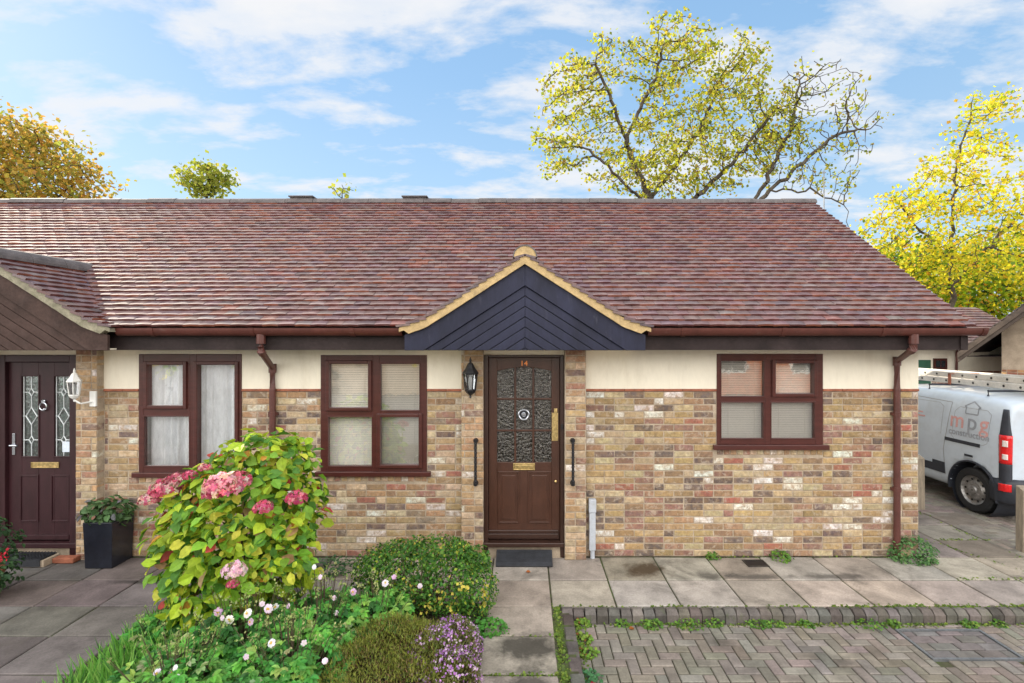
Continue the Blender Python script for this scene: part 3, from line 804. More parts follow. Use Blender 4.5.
# ---- windows
def window(rect, panes, mull, sill_out, kind, label):
    x0, x1, z0, z1 = rect
    f = MB(); yf, yb = -.012, .075
    mz = {}
    f.box(x0, min(p[0] for p in panes if p[0] < mull) - .012, yf, yb, z0, z1)
    lx1 = max(p[1] for p in panes if p[1] < mull) + .012; rx0 = min(p[0] for p in panes if p[0] > mull) - .012
    lx0 = min(p[0] for p in panes if p[0] < mull) - .012; rx1 = max(p[1] for p in panes if p[1] > mull) + .012
    f.box(lx1, rx0, yf, yb, z0, z1); f.box(rx1, x1, yf, yb, z0, z1)
    for a, b, side in ((lx0, lx1, 0), (rx0, rx1, 1)):
        col = sorted([p for p in panes if (p[0] > mull) == bool(side)], key=lambda p: p[2])
        z = z0
        for p_ in col:
            f.box(a, b, yf + .001, yb - .001, z, p_[2] - .010); z = p_[3] + .010
            if p_[0] - .012 - a > .004: f.box(a, p_[0] - .010, yf + .002, yb - .002, p_[2] - .010, z)
            if b - p_[1] - .012 > .004: f.box(p_[1] + .010, b, yf + .002, yb - .002, p_[2] - .010, z)
        f.box(a, b, yf + .001, yb - .001, z, z1)
    root = f.build('window', MT['frame'], H, bevel=.005); root['label'] = label
    sash = MB(); bead = MB(); gl = MB()
    for (a, b, c_, d, opener) in panes:
        if opener:
            w_ = .042
            for q in ((a - w_, a - .001, c_ - w_, d + w_), (b + .001, b + w_, c_ - w_, d + w_), (a - .001, b + .001, c_ - w_, c_ - .001), (a - .001, b + .001, d + .001, d + w_)):
                sash.box(q[0], q[1], yf - .022, yf + .03, q[2], q[3])
        else:
            w_ = .014
            for q in ((a - w_, a, c_ - w_, d + w_), (b, b + w_, c_ - w_, d + w_), (a, b, c_ - w_, c_), (a, b, d, d + w_)):
                bead.box(q[0], q[1], yf - .004, yf + .03, q[2], q[3])
        gl.add([(a - .008, yf + .024, c_ - .008), (b + .008, yf + .024, c_ - .008), (b + .008, yf + .024, d + .008), (a - .008, yf + .024, d + .008)], [(0, 1, 2, 3)])
    if sash.v: sash.build('sash', MT['frame'], root, bevel=.007)
    if bead.v: bead.build('bead', MT['frame'], root, bevel=.003)
    gl.build('pane', MT['glass'], root)
    s_ = MB().box(x0 - .05, x1 + .05, -.058, -.0125, z0 - .052, z0 + .003).box(x0, x1, -.012, .06, z0 - .05, z0 - .002)
    s_.build('sill', MT['frame'], root, bevel=.006)
    gx0, gx1 = x0 + .04, x1 - .04; gz0, gz1 = z0 + .03, z1 - .03
    if kind == 'blind':
        bl = MB(); z = gz0
        while z < gz1:
            bl.add([(gx0, .082, z), (gx1, .080, z), (gx1, .094, z + .0232), (gx0, .094, z + .0232)], [(0, 1, 2, 3)]); z += .0265
        for xx in (gx0 + .12, (gx0 + gx1) / 2 - .14, (gx0 + gx1) / 2 + .14, gx1 - .12): bl.box(xx, xx + .003, .076, .079, gz0, gz1)
        bl.box(gx0, gx1, .078, .10, gz0 - .01, gz0)
        bl.build('blind', MT['blind'], root)
    else:
        cu = MB(); n_ = 130
        prev = None; v = []; f_ = []
        for k in range(n_ + 1):
            x = gx0 + (gx1 - gx0) * k / n_
            ph = x * 62 + 1.4 * math.sin(x * 17); a_ = .026 + .010 * math.sin(x * 9)
            v += [(x, .118 + a_ * math.sin(ph) * .6, gz1), (x, .118 + a_ * math.sin(ph + .15), (gz0 + gz1) / 2), (x, .118 + a_ * 1.2 * math.sin(ph + .3), gz0 - .02)]
            if k: f_ += [(3 * k - 3, 3 * k, 3 * k + 1, 3 * k - 2), (3 * k - 2, 3 * k + 1, 3 * k + 2, 3 * k - 1)]
        cu.add(v, f_); cu.build('net_curtain', MT['net'], root, smooth=True)
    return root
def pane(a, b, c_, d, op=False): return (wx(a), wx(b), wz(d), wz(c_), op)
window(W1, [pane(148.6, 184.2, 365, 405, True), pane(145, 189.6, 416.5, 465.5), pane(198.5, 235.7, 365, 465.5, True)], wx(193), 0, 'net', 'window with net curtains')
window(W2, [pane(330, 368.5, 364, 407, True), pane(328.6, 372, 417, 465.6), pane(381, 419.5, 364, 410), pane(381, 419, 417, 464, True)], wx(375.5), 0, 'blind', 'tall window with half reflected venetian blind')
window(W3, [pane(721, 763.5, 361, 396), pane(721, 763, 402.5, 438), pane(774.8, 812.7, 363.5, 393, True), pane(771, 814, 402.5, 438)], wx(767.5), 0, 'blind', 'lower window reflecting a red brick house')
a0, a1 = W4[0], W4[1]; mm = (a0 + a1) / 2
window(W4, [(a0 + .1, mm - .08, W4[2] + .1, W4[3] - .1, True), (mm + .08, a1 - .1, W4[2] + .1, W4[3] - .1, False)], mm, 0, 'net', 'window left of the far door')

# ---- doors
def panel_frame(mb, x0, x1, z0, z1, y, w=.018, d=.010):
    for q in ((x0, x0 + w, z0, z1), (x1 - w, x1, z0, z1), (x0 + w, x1 - w, z0, z0 + w), (x0 + w, x1 - w, z1 - w, z1)):
        mb.box(q[0], q[1], y - d, y + .01, q[2], q[3])
YD = .012
def ring(mb, c, r0, r1, y0, y1, n=24):
    mb.lathe([(r0, y0), ((r0 + r1) / 2, y0 - .008), (r1, y0), (r1, y1), (r0, y1), (r0, y0)], c, n, 'y', cap=False)
# right door: brown, nine patterned panes under a shallow arch
zs = wz(544.5)
df = MB(); dx0, dx1, dz1 = DR[0], DR[1], DR[3]; lx0, lx1 = wx(488.5), wx(560)
df.box(dx0, lx0, -.035, .09, 0, dz1).box(lx1, dx1, -.035, .09, 0, dz1).box(lx0, lx1, -.034, .089, wz(357.5), dz1)
df.build('door_frame', MT['door_frame'], H, bevel=.006)
MB().box(dx0 + .001, dx1 - .001, -.085, .09, zs, wz(540.2)).build('door_sill', MT['door_frame'], H, bevel=.008)
MB().box(dx0 + .02, dx1 - .02, -.030, .09, -.05, zs - .002).build('door_step', MT['mortar'], H)
gx0, gx1, gz0, gz1 = wx(497), wx(551.5), wz(462.4), wz(367.2)
L = MB(); dz0 = wz(539.8); dzt = wz(357.8)
L.box(lx0 + .003, gx0, YD, YD + .045, dz0, dzt).box(gx1, lx1 - .003, YD, YD + .045, dz0, dzt).box(gx0, gx1, YD, YD + .045, dz0, gz0)
# head rail with shallow arch
ns = 12; arc = [(gx0 + (gx1 - gx0) * k / ns, gz1 - .045 * (2 * k / ns - 1) ** 2) for k in range(ns + 1)]
L.extr([(x, YD, z) for x, z in arc] + [(gx1, YD, dzt), (gx0, YD, dzt)], (0, .045, 0))
# glazing bars
cw = (gx1 - gx0) / 3; chh = (gz1 - gz0) / 3
for k in (1, 2): L.box(gx0 + k * cw - .011, gx0 + k * cw + .011, YD - .004, YD + .04, gz0, gz1 - .004)
for k in (1, 2):
    for i in range(3): L.box(gx0 + i * cw + (.0115 if i else 0), gx0 + (i + 1) * cw - (.0115 if i < 2 else 0), YD - .003, YD + .04, gz0 + k * chh - .011, gz0 + k * chh + .011)
for (a, b) in ((498, 519.5), (528, 551)):
    panel_frame(L, wx(a), wx(b), wz(523.5), wz(471.5), YD)
    L.box(wx(a) + .045, wx(b) - .045, YD - .006, YD + .01, wz(523.5) + .045, wz(471.5) - .045)
D = L.build('front_door', MT['door_brown'], H, bevel=.004); D['label'] = 'brown door with nine patterned panes and number 14'
MB().box(gx0 - .005, gx1 + .005, YD + .018, YD + .024, gz0 - .005, gz1 + .01).build('glazing', MT['pattern_glass'], D)
MB().box(wx(487.7), wx(558.5), YD - .035, YD + .001, wz(537.6), wz(533)).box(wx(487.7), wx(558.5), YD - .018, YD + .001, wz(533), wz(530)).build('weather_bar', MT['door_frame'], D, bevel=.006)
lp = MB(); a, b, c_, d = wx(513), wx(535), wz(470.3), wz(463.3); panel_frame(lp, a, b, c_, d, YD, .012, .010); lp.box(a + .02, b - .02, YD - .008, YD + .01, c_ + .02, d - .02); lp.box(a + .001, b - .001, YD - .003, YD + .01, c_ + .001, d - .001)
lp.build('letter_plate', MT['brass'], D, bevel=.003)
MB().box(wx(551.8), wx(558.2), YD - .008, YD, wz(441), wz(413)).box(wx(554), wx(557.4), YD - .02, YD, wz(413), wz(408.5)).lathe([(.010, -.016), (.010, 0)], (wx(555), YD, wz(420)), 10, 'y').build('lock_plate', MT['brass'], D, bevel=.002)
MB().lathe([(.004, -.028), (.014, -.024), (.015, -.012), (.008, 0)], (wx(555.7), YD, wz(481.3)), 14, 'y').build('keyhole', MT['brass'], D)
kc = (wx(523.7), YD - .005, wz(414.5)); kn = MB(); ring(kn, kc, .046, .068, -.022, 0); ring(kn, kc, .012, .030, -.016, 0, 16); kn.box(kc[0] - .02, kc[0] + .02, kc[1] - .035, kc[1], kc[2] - .008, kc[2] + .022)
kn.build('knocker', MT['chrome'], D, bevel=.002); MB().lathe([(.066, -.004), (.066, 0)], kc, 24, 'y').build('knocker_plate', MT['black'], D)
v, f = text_mesh('14', .085); nm = MB().add([(wx(524) + p[0] * 1.05, YD - .004 - p[2], wz(363.6) + p[1]) for p in v], f); nm.build('number', MT['copper'], D)

# left door: dark, two leaded lights
df = MB(); dx0, dx1, dz1 = DL[0], DL[1], DL[3]; lx0, lx1 = wx(7.5), wx(71.5)
df.box(dx0, lx0, -.03, .09, 0, dz1).box(lx1, dx1, -.03, .09, 0, dz1).box(lx0, lx1, -.029, .089, wz(362), dz1)
df.build('door_frame', MT['door_dark'], H, bevel=.006)
MB().box(dx0 + .001, dx1 - .001, -.07, .09, wz(546), wz(541)).build('door_sill', MT['door_dark'], H, bevel=.006)
MB().box(dx0 + .02, dx1 - .02, -.028, .09, -.05, wz(546) - .002).build('door_step', MT['mortar'], H)
L = MB(); dz0 = wz(540.6); dzt = wz(362.3)
lights = [(wx(21), wx(37.5), wz(456.4), wz(376.5)), (wx(53.7), wx(69.7), wz(456.4), wz(376.5))]
for a, b, c_, d in wall_rects(lx0 + .003, lx1 - .003, dz0, dzt, lights): L.box(a, b, YD, YD + .045, c_, d)
for (a, b, c_, d) in lights: panel_frame(L, a - .016, b + .016 if b < lx1 - .04 else lx1 - .004, c_ - .016, d + .016, YD, .016, .008)
for (a, b) in ((19, 38), (50, 69)): panel_frame(L, wx(a), wx(b), wz(522), wz(475), YD)
L.box(wx(9), wx(70), YD - .03, YD + .001, wz(539), wz(534.5))
D2 = L.build('front_door', MT['door_dark'], H, bevel=.003); D2['label'] = 'dark plum door with two tall leaded panes'
g_ = MB(); ld = MB()
for (a, b, c_, d) in lights:
    g_.box(a - .003, b + .003, YD + .02, YD + .026, c_ - .003, d + .003)
    xm = (a + b) / 2; w_ = (b - a); hh = d - c_
    def lead_line(p, q): ld.tube([(p[0], YD + .016, p[1]), (q[0], YD + .016, q[1])], .0055, 6)
    dia = [(d - .20 * hh, .045), (d - .50 * hh, .10), (d - .80 * hh, .045)]
    zprev = d
    for zc_, s_ in dia:
        lead_line((xm, zprev), (xm, zc_ + s_)); zprev = zc_ - s_
        for p, q in (((xm, zc_ + s_), (xm + s_ * .62, zc_)), ((xm + s_ * .62, zc_), (xm, zc_ - s_)), ((xm, zc_ - s_), (xm - s_ * .62, zc_)), ((xm - s_ * .62, zc_), (xm, zc_ + s_))): lead_line(p, q)
        lead_line((a, zc_), (xm - s_ * .62, zc_)); lead_line((xm + s_ * .62, zc_), (b, zc_))
    lead_line((xm, zprev), (xm, c_))
    for xx in (a + .007, b - .007): lead_line((xx, c_), (xx, d))
g_.build('glazing', MT['lead_glass'], D2); ld.build('lead_line', MT['lead'], D2)
MB().box(wx(60.5), wx(69), YD + .012, YD + .019, wz(452.5), wz(442)).build('sticker', MT['sticker'], D2)
lp = MB(); a, b, c_, d = wx(30.5), wx(58.5), wz(468), wz(462.3); panel_frame(lp, a, b, c_, d, YD, .010, .010); lp.box(a + .001, b - .001, YD - .004, YD + .005, c_ + .001, d - .001); lp.build('letter_plate', MT['brass'], D2, bevel=.002)
hb_ = MB().box(wx(11.8), wx(14.8), YD - .010, YD, wz(455), wz(433.5)).tube([(wx(13.2), YD - .01, wz(445)), (wx(13.2), YD - .05, wz(445)), (wx(20.5), YD - .055, wz(445))], .011, 8); hb_.build('handle', MT['chrome'], D2, bevel=.002)
kc = (wx(43.7), YD - .005, wz(405.5)); kn = MB(); kn.tube([(kc[0] + .04 * math.sin(t_ * math.pi / 8), YD - .02, kc[2] - .01 + .042 * math.cos(t_ * math.pi / 8)) for t_ in range(17)], .008, 6); kn.lathe([(.012, -.03), (.022, -.02), (.022, 0)], (kc[0], YD, kc[2] + .05), 12, 'y'); kn.lathe([(.004, -.014), (.016, -.010), (.016, 0)], (kc[0], YD, kc[2] - .05), 12, 'y')
kn.build('knocker', MT['chrome'], D2)

# ------------------------------------------------------------------ fittings on the facade
def lantern(c, mat, s, label, wall_y, arm):
    """six sided coach lantern: c = centre of glass body"""
    t = thing('wall_lantern', c, label, 'wall lantern')
    x, y, z = c; n = 6
    fr = MB()
    fr.lathe([(.052 * s, .10 * s), (.088 * s, .085 * s), (.092 * s, .098 * s), (.055 * s, .150 * s), (.030 * s, .20 * s), (.012 * s, .215 * s), (.015 * s, .235 * s), (.003 * s, .275 * s)], c, n)
    for k in range(n):
        a = 2 * math.pi * k / n
        fr.tube([(x + .078 * s * math.cos(a), y + .078 * s * math.sin(a), z + .09 * s), (x + .056 * s * math.cos(a), y + .056 * s * math.sin(a), z - .10 * s)], .006 * s, 5)
    fr.lathe([(.004, -.185 * s), (.014 * s, -.175 * s), (.010 * s, -.155 * s), (.045 * s, -.128 * s), (.062 * s, -.10 * s), (.062 * s, -.085 * s), (.050 * s, -.085 * s)], c, n)
    fr.build('lantern_frame', mat, t)
    MB().lathe([(.049 * s, -.10 * s), (.071 * s, .085 * s)], c, n).build('glass', MT['lamp_glass'], t)
    MB().lathe([(.014 * s, -.09 * s), (.022 * s, -.05 * s), (.026 * s, .0), (.018 * s, .05 * s), (.004 * s, .06 * s)], c, 10).build('bulb', MT['white_metal'], t)
    br = MB()
    for p, q, r in arm['bars']: br.tube([Vector(c) + Vector(p) if False else Vector(p), Vector(q)], r, 8)
    px, pz, w_, h_ = arm['plate']; br.box(px - w_, px + w_, wall_y - .025, wall_y, pz - h_, pz + h_)
    br.build('bracket', mat, t, bevel=.004)
    return t
yb_ = -PD - .012
cx, cz = wx(470.6, -.2), wz(381.5, -.2)
lantern((cx, yb_ - .11, cz), MT['black'], .98, 'black coach lantern on the brick pier beside the brown door', yb_,
        {'bars': [((cx, yb_ - .01, cz + .09), (cx, yb_ - .12, cz + .13), .010), ((cx, yb_ - .01, cz - .13), (cx, yb_ - .11, cz - .15), .008)], 'plate': (cx, cz, .03, .14)})
cx, cz = wx(76.5, -.22), wz(388, -.22)
lantern((cx, yb_ - .14, cz), MT['white_metal'], .80, 'white coach lantern on the brick pier beside the dark plum door', yb_,
        {'bars': [((cx + .10, yb_ - .02, cz - .16), (cx + .05, yb_ - .12, cz - .17), .010), ((cx + .05, yb_ - .12, cz - .17), (cx, yb_ - .14, cz - .13), .010)], 'plate': (cx + .10, cz - .13, .035, .085)})
def grab(cx, label):
    y = yb_; z0, z1 = wz(484, -.1), wz(438.5, -.1)
    t = thing('grab_rail', (cx, y, z0), label, 'grab rail', 'grab rails beside the door')
    b = MB(); z = z0 + .05
    b.tube([(cx, y - .05, z0 + .03), (cx, y - .055, (z0 + z1) / 2), (cx, y - .05, z1 - .03)], .015, 10)
    while z < z1 - .04: b.lathe([(.016, -.007), (.0205, 0), (.016, .007)], (cx, y - .053, z), 10); z += .052
    b.build('bar', MT['black'], t)
    for z in (z0, z1):
        s_ = 1 if z == z0 else -1
        MB().lathe([(.028, 0), (.030, -.01), (.024, -.03), (.018, -.058)], (cx, y, z + s_ * .02), 12, 'y').lathe([(.004, -.022 * 1), (.022, -.014), (.024, .012), (.006, .024)], (cx, y - .05, z + s_ * .012), 10).build('end_mount', MT['black'], t)
grab(wx(476, -.1), 'black ribbed grab rail on the pier below the black lantern'); grab(wx(572.5, -.1), 'black ribbed grab rail on the pier right of the brown door')
dbx, dbz = wx(562, -.03), wz(426.5, -.03)
o = MB().box(dbx - .016, dbx + .016, -.052, -.036, dbz - .03, dbz + .03).lathe([(.010, -.006), (.010, 0)], (dbx, -.052, dbz), 12, 'y').build('doorbell', MT['black'], base=(dbx, -.036, dbz), bevel=.003); tag(o, 'small black doorbell on the frame of the brown door', 'doorbell')
px_ = wx(592.3, -.05); t = thing('cable_duct', (px_, -.04, 0), 'pale grey plastic cable duct standing on slabs right of the brown door', 'cable duct')
MB().box(px_ - .036, px_ + .036, -.075, -.008, .09, wz(512, -.05)).build('cover', MT['grey_plastic'], t, bevel=.008)
MB().box(px_ - .041, px_ + .041, -.083, -.008, wz(512, -.05) + .002, wz(499, -.05)).build('cap', MT['grey_plastic'], t, bevel=.006)
MB().tube([(px_ + .003, -.045, .0), (px_ + .003, -.045, .09)], .026, 12).build('pipe', MT['grey_plastic'], t)

# door mats / steps
t = thing('door_ramp', (wx(524, -.2), -.2, 0), 'black rubber ramp mat sloping from the brown door to the slabs', 'ramp mat')
x0, x1 = wx(496, -.22), wx(552.5, -.22)
yA, yB = -.095, -.285
rp = MB().extr([(x0, yB, .004), (x0, yB, .022), (x0, yB + .035, .04), (x0, yA - .03, .118), (x0, yA, .118), (x0, yA, .004)], (x1 - x0, 0, 0))
rp.build('mat', MT['rubber'], t, bevel=.006)
rb = MB()
for k in range(9):
    f_ = (k + .5) / 9; yy = yB + .04 + f_ * (yA - .035 - yB - .04); zz = .042 + f_ * .074
    rb.box(x0 + .015, x1 - .015, yy - .003, yy + .003, zz - .003, zz + .004)
rb.build('rib', MT['rubber'], t)
t = thing('entrance_step', (-5.52, -.15, 0), 'low step with black grid mat in front of the dark plum door', 'step')
sx0, sx1, sy0, sy1 = -5.98, -5.20, -.29, -.10
MB().box(sx0, sx1, sy0, sy1, .002, .075).build('base', MT['mortar'], t, bevel=.006)
gm = MB().box(sx0 + .001, sx1 - .03, sy0 - .006, sy1, .077, .088)
x = sx0 + .01
while x < sx1 - .04: gm.box(x, x + .008, sy0 - .004, sy1, .0885, .098); x += .036
y = sy0
while y < sy1: gm.box(sx0, sx1 - .03, y, y + .006, .0885, .096); y += .034
gm.box(sx0, sx1 - .032, sy0 - .012, sy0 - .0065, .012, .085)
gm.build('grid_mat', MT['rubber'], t)
MB().box(sx1 + .004, sx1 + .24, -.2, -.10, .002, .06).build('brick_edge', MT['band'], t, bevel=.01)

# drain grate in the slabs
t = thing('drain_grate', (wx(755.5, -.2), -.2, 0), 'small square iron drain grate set in the slabs under the window', 'drain grate')
gx, gy_ = wx(756, -.2), -.19
q = MB()
for a, b, c_, d in ((-.115, .115, -.085, -.068), (-.115, .115, .068, .085), (-.115, -.098, -.068, .068), (.098, .115, -.068, .068)): q.box(gx + a, gx + b, gy_ + c_, gy_ + d, .0, .009)
q.build('frame', MT['iron'], t)
q = MB()
for k in range(7): q.box(gx - .085 + k * .026, gx - .075 + k * .026, gy_ - .066, gy_ + .066, .005, .008)
q.box(gx - .097, gx + .097, gy_ - .067, gy_ + .067, .0042, .0048)
q.build('bars', MT['black'], t)

# ================================================================== PLANTS
G1, G2, G3 = (.10, .20, .018), (.19, .30, .02), (.05, .12, .018)
def stems(mb, base, tops, r=.008, spread=.12):
    for tp in tops:
        b = Vector(base) + Vector((random.uniform(-spread, spread), random.uniform(-spread, spread), 0)); tp = Vector(tp)
        m_ = (b + tp) / 2 + Vector((random.uniform(-.05, .05), random.uniform(-.05, .05), .04))
        mb.tube([b, m_, tp], [r, r * .75, r * .4], 5)
def leafcloud(lobes, n, size, pal, inner=.7, shape=LEAF, faces=LEAF_F, jit=.7, upw=.5, droop=-.5, width=1., L=None, trand=.6):
    P_, Nn = lobes_points(lobes, n, inner)
    nr = Nn + rdir(n) * jit + np.array([0, 0, upw]); tip = Nn + rdir(n) * trand + np.array([0, 0, droop])
    L = L or Leaves()
    return L.add(P_, nr, tip, size * RNG.uniform(.48, 1.25, n), [pick(pal) for _ in range(n)], shape, faces, width)

# hydrangea
hb0 = (-2.42, -1.42, 0.012)
hyd = thing('hydrangea', hb0, 'large yellow green hydrangea bush with pink mophead flowers in the front bed', 'hydrangea')
hl = [((-2.42, -1.35, .95), (.55, .48, .52)), ((-2.12, -1.40, .98), (.37, .40, .45)), ((-2.80, -1.42, .80), (.36, .38, .42)), ((-2.30, -1.32, 1.36), (.44, .38, .31)), ((-2.56, -1.55, .48), (.40, .36, .36)), ((-2.14, -1.55, .60), (.38, .36, .38)), ((-2.72, -1.5, .42), (.26, .25, .30)), ((-2.34, -1.62, .80), (.40, .34, .42)), ((-2.66, -1.40, 1.12), (.34, .34, .28))]
pal_h = [(5, (.34, .47, .03), .28), (4, (.19, .37, .035), .28), (2.4, (.08, .21, .028), .28), (1.4, (.47, .48, .05), .15), (.3, (.42, .20, .03), .2), (.22, (.36, .05, .04), .2), (.4, (.30, .18, .09), .2)]
leafcloud(hl, 2900, .112, pal_h, .55, width=.92, jit=1.0, upw=.75, droop=-.2, trand=1.0).build('foliage', MT['leaf'], hyd)
sm = MB(); stems(sm, hb0, [tuple(np.array(hl[random.randrange(len(hl))][0]) + RNG.normal(size=3) * .16) for _ in range(26)], .010); sm.build('stem', MT['stem'], hyd)
def mophead(c, r, pal, n=110):
    L = Leaves(); d = rdir(n); d[:, 2] = np.abs(d[:, 2]) * .9 - .25; d[:, 1] = d[:, 1] * .9 - .2; d = norm(d)
    c = np.array(c)
    for i in range(n):
        p = c + d[i] * r * np.array([1, 1, .8]) * random.uniform(.85, 1.05); col = pick(pal)
        a0 = Vector(d[i]).orthogonal().normalized(); b0 = Vector(d[i]).cross(a0); ph = random.random() * 2
        t4 = np.array([list(a0 * math.cos(ph + k * math.pi / 2) + b0 * math.sin(ph + k * math.pi / 2)) for k in range(4)])
        L.add(np.repeat(p[None], 4, 0), np.repeat(d[i][None] + RNG.normal(size=3) * .25, 4, 0), t4, r * .20, [tuple(x * random.uniform(.85, 1.15) for x in col)] * 4, PETAL, PETAL_F, 1.1)
    return L.build('flower_head', MT['petal'], hyd)
pk1 = [(3, (.55, .12, .20), .2), (2, (.66, .30, .32), .2), (2, (.38, .05, .10), .2), (1.4, (.62, .46, .38), .15)]; pk2 = [(4, (.70, .42, .52), .15), (2, (.78, .62, .66), .1)]; pk3 = [(3, (.50, .06, .14), .2), (1, (.6, .2, .25), .2)]
def hp(px, py, Y): return (wx(px, Y), Y, wz(py, Y))
for (px, py, Y, r, pal) in ((166, 490, -1.55, .105, pk1), (178, 482, -1.45, .09, pk1), (150, 500, -1.6, .07, pk1), (205, 468, -1.66, .045, pk1), (190, 476, -1.60, .05, pk3), (224, 487, -1.82, .125, pk1), (238, 481, -1.72, .09, pk1), (213, 494, -1.84, .07, pk3), (263, 508, -1.80, .065, pk3), (297, 499, -1.68, .075, pk3), (234, 571, -1.95, .075, pk2), (233, 584, -1.93, .04, pk3)):
    mophead(hp(px, py, Y - .06), r * 1.12, pal)

# variegated euonymus
eb = (-.95, -1.15, .01)
eu = thing('euonymus_bush', eb, 'low dense dark green euonymus bush with yellow leaf patches beside the path', 'shrub')
el = [((-.72, -1.12, .27), (.38, .36, .29)), ((-1.10, -1.10, .28), (.36, .36, .32)), ((-.45, -1.22, .22), (.20, .28, .24)), ((-1.38, -.92, .24), (.26, .25, .24)), ((-.85, -.98, .35), (.42, .25, .26)), ((-1.25, -.85, .36), (.18, .18, .15))]
pal_e = [(5, (.040, .13, .020), .25), (4, (.065, .18, .022), .2), (2.4, (.12, .25, .03), .2), (1.0, (.30, .38, .04), .2), (.15, (.5, .42, .06), .15)]
for _ in range(16):
    a_ = random.uniform(-1.35, -.42); el.append(((a_, random.uniform(-1.4, -.8), random.uniform(.34, .58) - .12 * abs(a_ + .8)), (random.uniform(.07, .13), random.uniform(.07, .12), random.uniform(.08, .13))))
Lv = leafcloud(el, 11000, .032, pal_e, .72, QUAD, QUAD_F, .8, .4, .5, .85)
yp, yn = lobes_points([((-.72, -1.12, .34), (.40, .38, .31)), ((-.45, -1.22, .22), (.22, .30, .25))], 700, .95)
for s0 in ((-.98, -1.36, .30), (-.70, -1.42, .27), (-.52, -1.42, .33), (-.62, -1.40, .14), (-.86, -1.40, .15), (-.36, -1.33, .25), (-.36, -1.3, .14), (-.6, -1.1, .55)):
    n_ = 13; P_ = np.array(s0) + RNG.normal(size=(n_, 3)) * .03
    Lv.add(P_, np.array([0, -1, .6]) + RNG.normal(size=(n_, 3)) * .5, RNG.normal(size=(n_, 3)), .032, [pick([(1, (.56, .48, .08), .2)]) for _ in range(n_)], QUAD, QUAD_F, 1.1)
Lv.build('foliage', MT['leaf'], eu)
sm = MB(); stems(sm, eb, [tuple(np.array(el[random.randrange(len(el))][0]) + RNG.normal(size=3) * .12) for _ in range(22)], .007, .2); sm.build('stem', MT['stem'], eu)

def heather(name, base, lobes, n, pal, size, label, flower=None):
    t = thing(name, base, label, 'heather')
    P_, Nn = lobes_points(lobes, n, .86)
    L = Leaves(); L.add(P_, rdir(n) + np.array([0, -.6, 0]), Nn * .6 + rdir(n) * .45 + np.array([0, 0, .8]), size * RNG.uniform(.6, 1.3, n), [pick(pal) for _ in range(n)], BLADE, BLADE_F, 1.6)
    n2 = n // 2
    P2, N2 = lobes_points([(c, np.array(r) * .88) for c, r in lobes], n2, .8)
    L.add(P2, rdir(n2), N2 + rdir(n2) * .6, size, [pick([(1, (.11, .11, .02), .3), (.5, (.11, .06, .025), .3)]) for _ in range(n2)], BLADE, BLADE_F, 2)
    L.build('foliage', MT['leaf'], t)
    if flower:
        n3, palf, fl = flower
        P3, N3 = lobes_points(fl, n3, .93); P3 = P3 + N3 * .015
        L = Leaves()
        for k in range(3): L.add(P3 + RNG.normal(size=P3.shape) * .008, N3 + rdir(n3) * .8, rdir(n3) + np.array([0, 0, .4]), .016 * RNG.uniform(.7, 1.3, n3), [pick(palf) for _ in range(n3)], QUAD, QUAD_F, 1.3)
        L.build('flowers', MT['petal'], t)
    sm = MB(); stems(sm, base, [tuple(np.array(lobes[random.randrange(len(lobes))][0]) + RNG.normal(size=3) * .08) for _ in range(14)], .005, .12); sm.build('stem', MT['stem'], t)
    return t
pal_hg = [(4, (.19, .22, .035), .25), (3, (.25, .27, .045), .2), (1.8, (.12, .17, .03), .25), (1.2, (.22, .15, .06), .25)]
heather('heather', (-.98, -2.1, .012), [((-1.0, -2.0, .12), (.36, .36, .22)), ((-.76, -2.08, .12), (.30, .34, .22)), ((-1.12, -2.25, .11), (.32, .32, .20)), ((-.85, -2.45, .10), (.42, .32, .19))], 15000, pal_hg, .027,
        'rounded olive green heather mound at the front of the bed')
pfl = [(4, (.42, .19, .50), .2), (3, (.52, .34, .55), .2), (1.5, (.60, .48, .55), .15), (1, (.33, .12, .40), .2)]
hl2 = [((-.55, -1.98, .12), (.21, .28, .21)), ((-.50, -2.3, .10), (.19, .26, .19)), ((-.66, -2.1, .15), (.16, .2, .19))]
heather('flowering_heather', (-.5, -2.1, .012), hl2, 4200, [(3, (.15, .19, .04), .25), (2, (.20, .20, .07), .2)], .030, 'purple flowering heather at the edge of the path slabs', (760, pfl, hl2))
hl3 = [((-.66, -2.02, .34), (.02, .02, .02))]

